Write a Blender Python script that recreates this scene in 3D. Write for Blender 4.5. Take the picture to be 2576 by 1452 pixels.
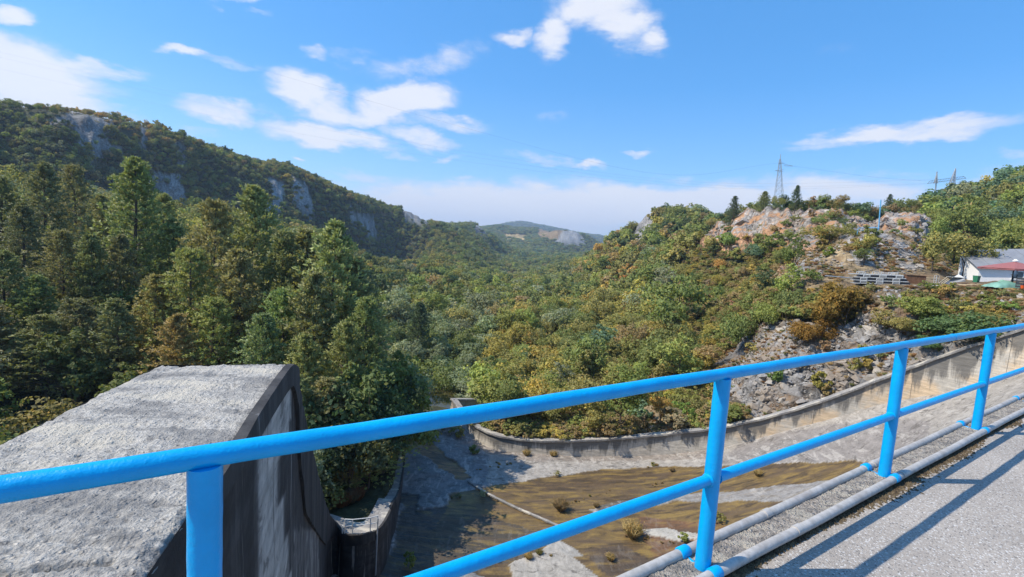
import bpy, bmesh, math, random
import numpy as np
from mathutils import Vector, Matrix
random.seed(7); RNG = np.random.default_rng(11)
for o in list(bpy.data.objects): bpy.data.objects.remove(o)
scn = bpy.context.scene
COL = scn.collection
R_ = math.radians

# ------------------------------------------------------------------ camera
FPX, CX, CY, EZ = 1216., 1288., 726., 1.66      # focal length in px of a 2576 px wide picture, eye height
_n = np.array([-808., 12570., 1216.]); _n /= np.linalg.norm(_n)
_up = -_n; _f = np.array([0, 0, 1.]); _Y = _f - _f.dot(_up)*_up; _Y /= np.linalg.norm(_Y); _X = np.cross(_Y, _up)
RC = np.array([_X, _Y, _up])                     # camera (x right, y down, z forward) -> world
cam = bpy.data.objects.new('camera', bpy.data.cameras.new('camera')); COL.objects.link(cam)
cam.data.sensor_width = 36; cam.data.lens = 36*FPX/2576.
cam.data.clip_start = .05; cam.data.clip_end = 30000
M3 = np.column_stack([RC[:, 0], -RC[:, 1], -RC[:, 2]])
cam.matrix_world = Matrix.Translation((0, 0, EZ)) @ Matrix([list(r) for r in M3]).to_4x4()
scn.camera = cam
EYE = np.array([0, 0, EZ])
def ray(px, py): return RC @ np.array([(px-CX)/FPX, (py-CY)/FPX, 1.])
def atY(px, py, Y): d = ray(px, py); return EYE + d*(Y/d[1])
def onz(px, py, z): d = ray(px, py); return EYE + d*((z-EZ)/d[2])
def proj(P):
    c = (np.asarray(P) - EYE) @ RC
    w = np.maximum(c[..., 2], 1e-3)
    return CX+FPX*c[..., 0]/w, CY+FPX*c[..., 1]/w

# ------------------------------------------------------------------ sun, sky, exposure
SUN_AZ_VEC = np.array([-.995, -.095]); SUN_EL = 50.3
sun = bpy.data.objects.new('sun', bpy.data.lights.new('sun', 'SUN')); COL.objects.link(sun)
sun.data.energy = 5.0; sun.data.angle = R_(.5); sun.data.color = (1, .925, .80)
sd = Vector((SUN_AZ_VEC[0]*math.cos(R_(SUN_EL)), SUN_AZ_VEC[1]*math.cos(R_(SUN_EL)), math.sin(R_(SUN_EL)))).normalized()
sun.rotation_euler = sd.to_track_quat('Z', 'Y').to_euler()
scn.view_settings.view_transform = 'Standard'; scn.view_settings.look = 'None'
scn.view_settings.exposure = .25; scn.view_settings.gamma = 1; scn.view_settings.use_curve_mapping = False
scn.render.engine = 'CYCLES'
scn.cycles.max_bounces = 6; scn.cycles.diffuse_bounces = 2; scn.cycles.glossy_bounces = 2
scn.cycles.transmission_bounces = 4; scn.cycles.volume_bounces = 0

class NT:
    """tiny node-tree helper"""
    def __init__(s, nt): s.nt = nt; s.n = nt.nodes; s.l = nt.links
    def new(s, t, **k):
        n = s.n.new(t)
        for a, v in k.items(): setattr(n, a, v)
        return n
    def put(s, sock, v):
        if isinstance(v, bpy.types.NodeSocket): s.l.new(v, sock)
        elif v is not None:
            if isinstance(v, (tuple, list)) and len(v) == 3 and sock.type == 'RGBA': v = (*v, 1)
            sock.default_value = v
    def math(s, op, a, b=None, c=None, clamp=False):
        n = s.new('ShaderNodeMath', operation=op, use_clamp=clamp)
        s.put(n.inputs[0], a); s.put(n.inputs[1], b)
        if c is not None: s.put(n.inputs[2], c)
        return n.outputs[0]
    def vmath(s, op, a, b=None):
        n = s.new('ShaderNodeVectorMath', operation=op); s.put(n.inputs[0], a)
        if b is not None: s.put(n.inputs[3] if op == 'SCALE' else n.inputs[1], b)
        return n.outputs[1] if op in ('DOT_PRODUCT', 'LENGTH') else n.outputs[0]
    def noise(s, vec, scale, detail=4, rough=.55, dist=0, col=False):
        n = s.new('ShaderNodeTexNoise'); s.put(n.inputs['Vector'], vec)
        n.inputs['Scale'].default_value = scale; n.inputs['Detail'].default_value = detail
        n.inputs['Roughness'].default_value = rough; n.inputs['Distortion'].default_value = dist
        return n.outputs['Color'] if col else n.outputs['Fac']
    def voro(s, vec, scale, feature='F1', out='Distance', rand=1):
        n = s.new('ShaderNodeTexVoronoi', feature=feature); s.put(n.inputs['Vector'], vec)
        n.inputs['Scale'].default_value = scale; n.inputs['Randomness'].default_value = rand
        return n.outputs[out]
    def map(s, v, a, b, c=0., d=1., smooth=False):
        n = s.new('ShaderNodeMapRange'); n.interpolation_type = 'SMOOTHSTEP' if smooth else 'LINEAR'
        s.put(n.inputs[0], v); s.put(n.inputs[1], a); s.put(n.inputs[2], b); s.put(n.inputs[3], c); s.put(n.inputs[4], d)
        return n.outputs[0]
    def mix(s, f, a, b, mode='MIX'):
        n = s.new('ShaderNodeMix', data_type='RGBA', blend_type=mode); n.clamp_factor = True
        s.put(n.inputs[0], f); s.put(n.inputs[6], a); s.put(n.inputs[7], b); return n.outputs[2]
    def ramp(s, v, stops):
        n = s.new('ShaderNodeValToRGB'); s.put(n.inputs[0], v); e = n.color_ramp.elements
        while len(e) < len(stops): e.new(.5)
        for q, (p, c) in zip(e, stops): q.position = p; q.color = (*c, 1)
        return n.outputs[0]
    def scalevec(s, vec, sc):
        n = s.new('ShaderNodeMapping'); s.put(n.inputs[0], vec); n.inputs['Scale'].default_value = sc; return n.outputs[0]
    def bump(s, h, strength=.3, dist=.02, nrm=None):
        n = s.new('ShaderNodeBump'); s.put(n.inputs['Height'], h); n.inputs['Strength'].default_value = strength
        n.inputs['Distance'].default_value = dist
        if nrm is not None: s.put(n.inputs['Normal'], nrm)
        return n.outputs[0]

world = bpy.data.worlds.new("World"); scn.world = world; world.use_nodes = True
def build_world():
    t = NT(world.node_tree); t.n.clear()
    out = t.new('ShaderNodeOutputWorld'); bg = t.new('ShaderNodeBackground'); t.l.new(bg.outputs[0], out.inputs[0])
    sky = t.new('ShaderNodeTexSky', sky_type='NISHITA'); sky.sun_disc = False
    sky.sun_elevation = R_(SUN_EL); sky.sun_rotation = math.atan2(SUN_AZ_VEC[0], SUN_AZ_VEC[1])
    sky.altitude = 600; sky.air_density = 1.0; sky.dust_density = .6; sky.ozone_density = 2.2
    hsv = t.new('ShaderNodeHueSaturation'); hsv.inputs['Saturation'].default_value = 1.38; hsv.inputs['Value'].default_value = 1.62
    hsv.inputs['Hue'].default_value = .502
    t.l.new(sky.outputs[0], hsv.inputs['Color'])
    base = t.mix(.45, hsv.outputs[0], (.95, 3.0, 6.3))
    tc = t.new('ShaderNodeTexCoord'); D = tc.outputs['Generated']
    sep = t.new('ShaderNodeSeparateXYZ'); t.l.new(D, sep.inputs[0])
    az = t.math('ARCTAN2', sep.outputs[0], sep.outputs[1])
    el = t.math('ARCSINE', t.math('MINIMUM', t.math('MAXIMUM', sep.outputs[2], -1.), 1.))
    cmb = t.new('ShaderNodeCombineXYZ'); t.l.new(az, cmb.inputs[0]); t.l.new(el, cmb.inputs[1]); P = cmb.outputs[0]
    # clouds: (px,py, half width, half height, tilt deg, strength) converted to azimuth / elevation
    CL = [(1500, 25, 110, 50, 10, 1.1), (1560, 65, 75, 55, -10, 1.1), (1390, 90, 55, 40, 30, .95), (1640, 105, 35, 35, 0, .85), (1285, 95, 40, 22, 0, .95),
          (760, 225, 80, 40, -10, 1.05), (830, 262, 80, 40, -10, .95), (1020, 245, 125, 42, 8, 1.15), (930, 280, 90, 30, 0, .9), (830, 335, 165, 28, -10, 1.05), (1060, 340, 100, 24, -14, .8), (1120, 300, 90, 20, -5, .7),
          (560, 280, 110, 20, -12, .7), (785, 130, 40, 18, -15, .6), (1070, 155, 160, 35, 10, .42), (870, 140, 60, 25, 0, .4), (1000, 385, 60, 12, -5, .5),
          (60, 160, 260, 70, -18, 1.0), (150, 250, 230, 50, -20, .95), (230, 165, 140, 24, -5, .8), (20, 215, 180, 90, 0, .85), (20, 20, 60, 22, 0, .8),
          (455, 120, 55, 12, -8, .7), (560, 150, 90, 12, -15, .35), (600, 20, 55, 14, 10, .6), (650, 50, 40, 10, 0, .4), (500, 325, 70, 14, 0, .35), (920, 455, 80, 14, -4, .55),
          (1480, 410, 50, 11, 0, .75), (1370, 400, 95, 14, -3, .55), (1605, 373, 32, 9, 0, .55), (1385, 300, 50, 14, 0, .25), (1160, 445, 30, 7, 0, .5),(770,404,16,6,0,.6),(1135,398,40,8,0,.4),
          (2260, 335, 260, 24, 5, .95), (2120, 360, 150, 14, 9, .55), (2480, 450, 170, 45, 12, .42), (2560, 380, 60, 12, 0, .3), (1700, 440, 60, 12, 0, .3), (2100, 130, 70, 30, 0, .12),
          (1350, 525, 480, 62, 0, 1.25), (1680, 515, 420, 52, -2, 1.2), (1050, 500, 190, 32, -4, .8), (2050, 490, 330, 42, 2, .85), (2350, 500, 200, 28, 3, .6),(940,490,60,16,-8,.6)]
    warpn = t.noise(t.scalevec(P, (6, 14, 1)), 1.0, 5, .6, 0, True)
    warp = t.vmath('SCALE', t.vmath('SUBTRACT', warpn, (.5, .5, .5)), .09)
    PW = t.vmath('ADD', P, warp)
    tot = None
    for (px, py, hw, hh, tilt, s) in CL:
        def ae(a, b): d = ray(a, b); return np.array([math.atan2(d[0], d[1]), math.atan2(d[2], math.hypot(d[0], d[1]))])
        T = R_(tilt); c0 = ae(px, py); ma = (ae(px+hw*math.cos(T), py-hw*math.sin(T))-ae(px-hw*math.cos(T), py+hw*math.sin(T)))/2; mi = (ae(px-hh*math.sin(T), py-hh*math.cos(T))-ae(px+hh*math.sin(T), py+hh*math.cos(T)))/2
        (a0, e0), rx, ry = c0, float(np.hypot(*ma))*1.15, float(np.hypot(*mi))*1.15; ang = math.atan2(ma[1], ma[0])
        m = t.new('ShaderNodeMapping', vector_type='TEXTURE'); t.l.new(PW, m.inputs[0])
        m.inputs['Location'].default_value = (float(a0), float(e0), 0); m.inputs['Rotation'].default_value = (0, 0, ang)
        m.inputs['Scale'].default_value = (rx, ry, 1)
        L = t.vmath('LENGTH', m.outputs[0])
        b = t.map(L, 1.45, .25, 0., s, True)
        tot = b if tot is None else t.math('MAXIMUM', tot, b)
    # soft general cloud elsewhere, where the picture does not look
    behind = t.map(sep.outputs[1], .45, .1, 0., 1., True)
    gen = t.math('MULTIPLY', t.map(t.noise(D, 2.6, 6, .6), .52, .72, 0., .9, True), behind)
    tot = t.math('MAXIMUM', tot, t.math('MULTIPLY', gen, t.map(sep.outputs[2], 0., .12)))
    n1 = t.noise(t.scalevec(P, (11, 24, 1)), 1.0, 9, .62, .3)
    n2 = t.noise(t.scalevec(P, (5, 17, 1)), 1.3, 4, .5)
    dens = t.math('ADD', tot, t.math('MULTIPLY', t.math('SUBTRACT', n1, .5), 1.55))
    dens = t.math('MULTIPLY', t.map(dens, .05, 1.0, 0., 1., True), t.map(tot, 0., .28))
    thick = t.map(t.math('ADD', dens, t.math('MULTIPLY', t.math('SUBTRACT', n2, .5), .9)), .35, 1.15, 0., 1., True)
    # low bank is greyer lilac, high puffs whiter
    lowc = t.map(el, .0, .17, 0., 1.)
    ccol = t.mix(lowc, (5.6, 5.75, 6.6), (6.4, 6.5, 6.9))
    ccol = t.mix(t.map(thick, .0, 1.), t.mix(.5, (4.6, 5.0, 6.6), ccol), ccol)
    dfin = t.math('MULTIPLY', dens, .90)
    base = t.mix(t.map(el, .30, -.02, 0., .30), base, (3.4, 5.0, 7.2))     # whitish air toward the horizon
    col = t.mix(dfin, base, ccol)
    t.l.new(col, bg.inputs[0]); bg.inputs[1].default_value = .125
build_world()

# ------------------------------------------------------------------ numpy noise
def _h(ix, iy, iz, s=0):
    n = (ix*374761393 + iy*668265263 + iz*2147483647 + s*1274126177) & 0xffffffff
    n = ((n ^ (n >> 13))*1274126177) & 0xffffffff
    n = (n ^ (n >> 16)) & 0xffff
    return n/65535.
def vnoise(x, y, z=None, s=0):
    x = np.asarray(x, float); y = np.asarray(y, float); z = np.zeros_like(x) if z is None else np.asarray(z, float)
    ix, iy, iz = np.floor(x).astype(np.int64), np.floor(y).astype(np.int64), np.floor(z).astype(np.int64)
    fx, fy, fz = x-ix, y-iy, z-iz
    fx, fy, fz = fx*fx*(3-2*fx), fy*fy*(3-2*fy), fz*fz*(3-2*fz)
    def L(a, b, f): return a+(b-a)*f
    c = [[[_h(ix+i, iy+j, iz+k, s) for k in (0, 1)] for j in (0, 1)] for i in (0, 1)]
    return L(L(L(c[0][0][0], c[1][0][0], fx), L(c[0][1][0], c[1][1][0], fx), fy),
             L(L(c[0][0][1], c[1][0][1], fx), L(c[0][1][1], c[1][1][1], fx), fy), fz)
def fbm(x, y, z=None, o=4, s=0, g=.5):
    t = 0; a = 1; w = 0; f = 1
    for i in range(o):
        t = t + a*vnoise(np.asarray(x)*f, np.asarray(y)*f, None if z is None else np.asarray(z)*f, s+i); w += a; a *= g; f *= 2.03
    return t/w - .5
def ridged(x, y, z=None, o=4, s=0):
    t = 0; a = 1; w = 0; f = 1
    for i in range(o):
        t = t + a*(1-np.abs(2*vnoise(np.asarray(x)*f, np.asarray(y)*f, None if z is None else np.asarray(z)*f, s+i)-1)); w += a; a *= .5; f *= 2.1
    return t/w
def inpoly(x, y, poly):
    x = np.asarray(x, float); y = np.asarray(y, float); r = np.zeros(x.shape, bool); n = len(poly)
    for i in range(n):
        x0, y0 = poly[i]; x1, y1 = poly[(i+1) % n]
        if y0 == y1: continue
        c = ((y0 > y) != (y1 > y)) & (x < (x1-x0)*(y-y0)/(y1-y0)+x0); r ^= c
    return r
def dist_poly(x, y, pts):
    d = np.full(np.shape(x), 1e9)
    for (x0, y0), (x1, y1) in zip(pts[:-1], pts[1:]):
        dx, dy = x1-x0, y1-y0; L = dx*dx+dy*dy+1e-12
        t = np.clip(((x-x0)*dx+(y-y0)*dy)/L, 0, 1); d = np.minimum(d, np.hypot(x-x0-t*dx, y-y0-t*dy))
    return d
class TPS:
    def __init__(s, P, v, lam=1e-4):
        P = np.asarray(P, float); n = len(P); s.P = P
        K = s.k(P[:, None], P[None]); A = np.zeros((n+3, n+3)); A[:n, :n] = K + lam*np.eye(n)
        Q = np.c_[np.ones(n), P]; A[:n, n:] = Q; A[n:, :n] = Q.T
        s.w = np.linalg.solve(A, np.r_[np.asarray(v, float), 0, 0, 0])
    def k(s, a, b): r2 = ((a-b)**2).sum(-1); return .5*r2*np.log(r2+1e-12)
    def __call__(s, x, y):
        sh = np.shape(x); q = np.c_[np.ravel(x), np.ravel(y)]; out = np.zeros(len(q)); n = len(s.P)
        for i in range(0, len(q), 20000):
            z = q[i:i+20000]; r2 = (z[:, 0:1]-s.P[:, 0])**2+(z[:, 1:2]-s.P[:, 1])**2
            out[i:i+20000] = (.5*r2*np.log(r2+1e-12)) @ s.w[:n] + s.w[n] + z @ s.w[n+1:]
        return out.reshape(sh)

# ------------------------------------------------------------------ mesh helpers
def link(name, me, parent=None):
    o = bpy.data.objects.new(name, me); COL.objects.link(o)
    if parent is not None: o.parent = parent
    return o
def tag(o, label=None, cat=None, group=None, kind=None):
    if label: o['label'] = label
    if cat: o['category'] = cat
    if group: o['group'] = group
    if kind: o['kind'] = kind
    return o
def empty(name, loc=(0, 0, 0), rz=0., label=None, cat=None, group=None):
    o = bpy.data.objects.new(name, None); COL.objects.link(o); o.location = [float(v) for v in loc]; o.rotation_euler = (0, 0, rz)
    o.empty_display_size = .2
    return tag(o, label, cat, group)
def mesh_np(name, V, Fq, mats=(), smooth=False, mi=None):
    """V (n,3), Fq (m,k) faces of equal k"""
    me = bpy.data.meshes.new(name); V = np.asarray(V, np.float32); Fq = np.asarray(Fq, np.int32); m, k = Fq.shape
    me.vertices.add(len(V)); me.vertices.foreach_set('co', V.ravel())
    me.loops.add(m*k); me.loops.foreach_set('vertex_index', Fq.ravel())
    me.polygons.add(m); me.polygons.foreach_set('loop_start', np.arange(0, m*k, k, dtype=np.int32)); me.polygons.foreach_set('loop_total', np.full(m, k, np.int32))
    if mi is not None: me.polygons.foreach_set('material_index', np.asarray(mi, np.int32))
    me.polygons.foreach_set('use_smooth', np.full(m, smooth))
    for q in mats: me.materials.append(q)
    me.update(calc_edges=True); return me
def vcol(me, name, arr):
    a = me.attributes.new(name, 'FLOAT_COLOR', 'POINT'); arr = np.asarray(arr, np.float32)
    if arr.shape[1] == 3: arr = np.c_[arr, np.ones(len(arr), np.float32)]
    a.data.foreach_set('color', arr.ravel())
class MB:
    """collects simple shapes into one mesh"""
    def __init__(s): s.V = []; s.F = []; s.n = 0
    def add(s, V, F):
        s.V += [tuple(float(c) for c in v) for v in V]; s.F += [tuple(i+s.n for i in f) for f in F]; s.n = len(s.V); return s
    def box(s, c, sz, rz=0., R=None):
        hx, hy, hz = [v/2 for v in sz]; pts = [(x, y, z) for x in (-hx, hx) for y in (-hy, hy) for z in (-hz, hz)]
        M = R if R is not None else Matrix.Rotation(rz, 3, 'Z')
        return s.add([Vector(c)+M @ Vector(p) for p in pts], [(0, 1, 3, 2), (4, 6, 7, 5), (0, 4, 5, 1), (2, 3, 7, 6), (0, 2, 6, 4), (1, 5, 7, 3)])
    def bar(s, a, b, w, h=None):
        a, b = Vector([float(v) for v in a]), Vector([float(v) for v in b]); d = b-a; h = h or w; q = d.to_track_quat('X', 'Z').to_matrix()
        return s.box((a+b)/2, (d.length, w, h), R=q)
    def tube(s, pts, rad, seg=8, cap=True):
        pts = [Vector([float(c) for c in p]) for p in pts]; n = len(pts); rad = [rad]*n if isinstance(rad, (int, float)) else rad
        V = []; F = []; prev = None
        for i, p in enumerate(pts):
            d = (pts[min(i+1, n-1)]-pts[max(i-1, 0)]).normalized()
            if prev is None: u = d.orthogonal().normalized()
            else: u = (prev-d*prev.dot(d)).normalized()
            prev = u; v = d.cross(u)
            for j in range(seg):
                a = 2*math.pi*j/seg; V.append(p+(u*math.cos(a)+v*math.sin(a))*rad[i])
        for i in range(n-1):
            for j in range(seg): F.append((i*seg+j, i*seg+(j+1) % seg, (i+1)*seg+(j+1) % seg, (i+1)*seg+j))
        if cap: F.append(tuple(range(seg))[::-1]); F.append(tuple((n-1)*seg+j for j in range(seg)))
        return s.add(V, F)
    def quad(s, *p): return s.add(p, [tuple(range(len(p)))])
    def mesh(s, name, mat, smooth=False):
        me = bpy.data.meshes.new(name); me.from_pydata(s.V, [], s.F); me.materials.append(mat)
        if smooth:
            for p in me.polygons: p.use_smooth = True
            me.set_sharp_from_angle(angle=R_(50))
        me.update(); return me
    def build(s, name, mat, parent=None, smooth=False): return link(name, s.mesh(name, mat, smooth), parent)

# ------------------------------------------------------------------ materials
def material(name):
    m = bpy.data.materials.new(name); m.use_nodes = True; t = NT(m.node_tree); t.n.clear()
    out = t.new('ShaderNodeOutputMaterial'); b = t.new('ShaderNodeBsdfPrincipled'); t.l.new(b.outputs[0], out.inputs[0])
    return m, t, b, out
def simple(name, col, rough=.6, metal=0., bumps=.1, bs=40, var=.12, spec=.4):
    m, t, b, out = material(name); g = t.new('ShaderNodeNewGeometry').outputs['Position']
    n = t.noise(g, bs*.15, 4); n2 = t.noise(g, bs, 3)
    c = t.mix(t.map(n, .3, .7), tuple(v*(1-var) for v in col), tuple(min(1, v*(1+var)) for v in col))
    t.put(b.inputs['Base Color'], c); b.inputs['Roughness'].default_value = rough; b.inputs['Metallic'].default_value = metal
    b.inputs['Specular IOR Level'].default_value = spec
    if bumps: t.put(b.inputs['Normal'], t.bump(n2, bumps, .01))
    return m
MT = {}
def build_mats():
    # foliage: tint comes from each tree
    def leaf(name, trans=.38, rough=.75, zc=3., kz=.8, turn=.35):
        m, t, b, out = material(name); t.n.remove(b)
        at = t.new('ShaderNodeAttribute', attribute_type='INSTANCER', attribute_name='tint')
        oi = t.new('ShaderNodeObjectInfo'); g = t.new('ShaderNodeNewGeometry')
        n = t.noise(g.outputs['Position'], .9, 3, .6)
        isl = g.outputs['Random Per Island']
        f = t.math('ADD', t.map(isl, 0., 1., .72, 1.25), t.map(n, .3, .7, -.18, .18))
        f = t.math('MULTIPLY', f, t.map(oi.outputs['Random'], 0., 1., .90, 1.10))
        c = t.vmath('SCALE', at.outputs['Color'], f)
        # a few leaves turned
        c = t.mix(t.math('MULTIPLY', t.math('GREATER_THAN', isl, .9), turn), c, t.vmath('MULTIPLY', c, (2.0, 1.3, .7)))
        # leaves of a crown face outward on the whole: lean the shading normal that way
        tc = t.new('ShaderNodeTexCoord'); vt = t.new('ShaderNodeVectorTransform', vector_type='NORMAL', convert_from='OBJECT', convert_to='WORLD')
        ov = t.vmath('MULTIPLY', t.vmath('SUBTRACT', tc.outputs['Object'], (0, 0, zc)), (1, 1, kz))
        if kz == 0: ov = t.vmath('ADD', ov, (0, 0, .9))
        t.l.new(t.vmath('NORMALIZE', ov), vt.inputs[0])
        nrm = t.vmath('NORMALIZE', t.vmath('ADD', t.vmath('SCALE', t.vmath('NORMALIZE', vt.outputs[0]), .5), t.vmath('ADD', t.vmath('SCALE', g.outputs['Normal'], .55), (0, 0, .12))))
        d = t.new('ShaderNodeBsdfPrincipled'); t.put(d.inputs['Base Color'], c); t.put(d.inputs['Normal'], nrm); d.inputs['Roughness'].default_value = rough
        d.inputs['Specular IOR Level'].default_value = .25
        tr = t.new('ShaderNodeBsdfTranslucent'); t.put(tr.inputs[0], t.vmath('MULTIPLY', c, (1.25, 1.25, .55)))
        mx = t.new('ShaderNodeMixShader'); mx.inputs[0].default_value = trans
        t.l.new(d.outputs[0], mx.inputs[1]); t.l.new(tr.outputs[0], mx.inputs[2]); t.l.new(mx.outputs[0], out.inputs[0]); return m
    MT['leaf'] = leaf('leaf'); MT['needle'] = leaf('needle', .28, .6, 0., 0, .12); MT['bushleaf'] = leaf('bushleaf', .38, .75, .2, .8)
    MT['bark'] = simple('bark', (.10, .075, .055), .9, bumps=.6, bs=14, var=.3)
    MT['bark_pale'] = simple('bark_pale', (.20, .17, .14), .9, bumps=.6, bs=14, var=.3)
    # terrain
    m, t, b, out = material('terrain_ground'); g = t.new('ShaderNodeNewGeometry').outputs['Position']
    at = t.new('ShaderNodeAttribute', attribute_name='gcol'); ak = t.new('ShaderNodeAttribute', attribute_name='gmask')
    sp = t.new('ShaderNodeSeparateColor'); t.l.new(ak.outputs['Color'], sp.inputs[0]); rock = sp.outputs[0]
    n1 = t.noise(g, .9, 8, .65); n2 = t.noise(g, .16, 6, .6); v1 = t.voro(g, .75); vc = t.voro(t.vmath('ADD', g, t.vmath('SCALE', t.noise(g, .5, 4, .6, 0, True), 2.)), .55, 'DISTANCE_TO_EDGE')
    rk = t.math('MULTIPLY', t.map(n1, .3, .72, .45, 1.45), t.map(n2, .3, .7, .7, 1.25))
    crack = t.map(vc, .0, .10, .62, 1.)
    rk = t.math('MULTIPLY', rk, t.math('ADD', t.math('MULTIPLY', crack, rock), t.math('SUBTRACT', 1., rock)))
    c = t.vmath('SCALE', at.outputs['Color'], rk)
    # rusty and dry-grass staining between the rocks
    c = t.mix(t.math('MULTIPLY', t.map(t.noise(g, .35, 7, .65, .4), .50, .62), t.math('MULTIPLY', sp.outputs[1], .8)), c, t.mix(n1, (.16, .085, .045), (.30, .20, .10)))
    on = t.noise(t.scalevec(g, (1, 1, 1.6)), .16, 8, .68, .5); c = t.mix(t.math('MULTIPLY', t.map(on, .49, .56), sp.outputs[2]), c, t.mix(n1, (.30, .15, .075), (.56, .33, .18)))
    c = t.mix(t.math('MULTIPLY', t.map(t.noise(g, .55, 8, .7, .6), .44, .36, 0., .85), rock), c, (.055, .048, .04))
    t.put(b.inputs['Base Color'], c); b.inputs['Roughness'].default_value = .95; b.inputs['Specular IOR Level'].default_value = .2
    hh = t.math('ADD', n1, t.math('MULTIPLY', t.math('ADD', v1, crack), .5))
    t.put(b.inputs['Normal'], t.bump(hh, .9, .8)); MT['ground'] = m
    # loose rock
    m, t, b, out = material('limestone'); g = t.new('ShaderNodeNewGeometry'); oi = t.new('ShaderNodeObjectInfo')
    n1 = t.noise(g.outputs['Position'], 2.2, 6, .65); n2 = t.noise(g.outputs['Position'], .25, 3)
    c = t.mix(t.map(n1, .3, .7), (.13, .12, .115), (.40, .385, .365))
    c = t.mix(t.map(oi.outputs['Random'], .55, 1., 0., .75), c, (.50, .44, .36))
    c = t.mix(t.map(t.math('ADD', n2, t.math('MULTIPLY', n1, .4)), .66, .78), c, (.27, .22, .17))
    t.put(b.inputs['Base Color'], c); b.inputs['Roughness'].default_value = .9
    t.put(b.inputs['Normal'], t.bump(t.noise(g.outputs['Position'], 5, 6, .7), .8, .12)); MT['rock'] = m
    m, t, b, out = material('orange_rock'); g = t.new('ShaderNodeNewGeometry')
    n1 = t.noise(g.outputs['Position'], 1.4, 6, .65)
    c = t.mix(t.map(n1, .35, .66), (.40, .235, .14), (.30, .265, .23))
    t.put(b.inputs['Base Color'], c); b.inputs['Roughness'].default_value = .9
    t.put(b.inputs['Normal'], t.bump(t.noise(g.outputs['Position'], 4, 6, .7), .8, .15)); MT['orock'] = m
    # painted railing
    m, t, b, out = material('blue_gloss_paint'); g = t.new('ShaderNodeNewGeometry').outputs['Position']
    n = t.noise(g, 9, 4); n2 = t.noise(g, 160, 3, .5); n3 = t.noise(g, 38, 2)
    t.put(b.inputs['Base Color'], t.mix(t.map(n, .3, .7), (.0, .315, .66), (.0, .375, .78)))
    b.inputs['Roughness'].default_value = .33; b.inputs['Specular IOR Level'].default_value = .35
    t.put(b.inputs['Normal'], t.bump(t.math('ADD', t.math('MULTIPLY', n2, .5), n3), .42, .005)); MT['blue'] = m
    # galvanised conduit
    m, t, b, out = material('weathered_grey_pipe'); g = t.new('ShaderNodeNewGeometry').outputs['Position']
    n = t.noise(g, 22, 5, .6); n2 = t.noise(g, 4, 3)
    c = t.mix(t.map(n, .35, .7), (.37, .345, .315), (.54, .505, .465)); c = t.mix(t.map(n2, .55, .7, 0., .5), c, (.26, .22, .19))
    t.put(b.inputs['Base Color'], c); b.inputs['Roughness'].default_value = .55; b.inputs['Metallic'].default_value = .15
    t.put(b.inputs['Normal'], t.bump(n, .15, .003)); MT['pipe'] = m
    # asphalt
    m, t, b, out = material('pale_asphalt'); g = t.new('ShaderNodeNewGeometry').outputs['Position']
    v = t.voro(g, 130, 'F1', 'Color'); vs = t.new('ShaderNodeSeparateColor'); t.l.new(v, vs.inputs[0]); vd = t.voro(g, 130)
    n = t.noise(g, 45, 5, .7); n2 = t.noise(g, 1.3, 5, .6)
    c = t.mix(t.map(n, .3, .7), (.275, .240, .205), (.41, .362, .312)); c = t.mix(t.map(vs.outputs[0], .86, .95), c, (.55, .53, .50))
    c = t.mix(t.map(vs.outputs[1], .88, .97, 0., .8), c, (.09, .085, .08)); c = t.vmath('SCALE', c, t.map(n2, .3, .7, .86, 1.12))
    t.put(b.inputs['Base Color'], c); b.inputs['Roughness'].default_value = .85
    t.put(b.inputs['Normal'], t.bump(t.math('ADD', t.math('MULTIPLY', vd, -1.), n), .55, .006)); MT['asphalt'] = m
    # washed out aggregate concrete (kerb, pier tops)
    def agg(name, sc, lo, hi, bd, big, strength=.9):
        m, t, b, out = material(name); g = t.new('ShaderNodeNewGeometry').outputs['Position']
        w = t.vmath('ADD', g, t.vmath('SCALE', t.noise(g, sc*.35, 3, .6, 0, True), .6/sc*2))
        v = t.voro(w, sc); v2 = t.voro(w, sc*2.3); vcn = t.voro(w, sc, 'F1', 'Color'); s2 = t.new('ShaderNodeSeparateColor'); t.l.new(vcn, s2.inputs[0])
        n = t.noise(g, sc*.8, 8, .7); nb = t.noise(t.scalevec(g, (1, 2.2, 1)), big, 5, .6, .5)
        peb = t.math('MULTIPLY', t.map(v, .42, .15), t.map(s2.outputs[0], .3, .6))
        c = t.mix(t.map(n, .33, .66), lo, hi); c = t.mix(t.math('MULTIPLY', peb, t.map(s2.outputs[1], .3, .9)), c, (.66, .62, .56))
        c = t.mix(t.map(n, .40, .30, 0., .8), c, (.05, .048, .045))
        c = t.mix(t.map(nb, .52, .62, 0., .75), c, (.56, .51, .42)); c = t.mix(t.map(nb, .48, .38, 0., .72), c, (.19, .185, .18)); c = t.mix(t.map(t.noise(g, big*4.5, 7, .72), .57, .65, 0., .5), c, (.15, .145, .14))
        t.put(b.inputs['Base Color'], c); b.inputs['Roughness'].default_value = .95; b.inputs['Specular IOR Level'].default_value = .2
        h = t.math('ADD', t.math('MULTIPLY', peb, .7), t.math('ADD', t.math('MULTIPLY', n, 1.4), t.math('MULTIPLY', v2, .4)))
        t.put(b.inputs['Normal'], t.bump(h, strength, bd)); return m
    MT['kerb'] = agg('washed_concrete_kerb', 42, (.20, .175, .15), (.60, .53, .455), .03, 6, 1.)
    MT['agg'] = agg('eroded_pier_concrete', 17, (.25, .235, .215), (.60, .565, .505), .035, .55, 1.)
    MT['coping'] = agg('grey_coping_concrete', 9, (.20, .19, .18), (.34, .32, .30), .03, .5, .5)
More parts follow.
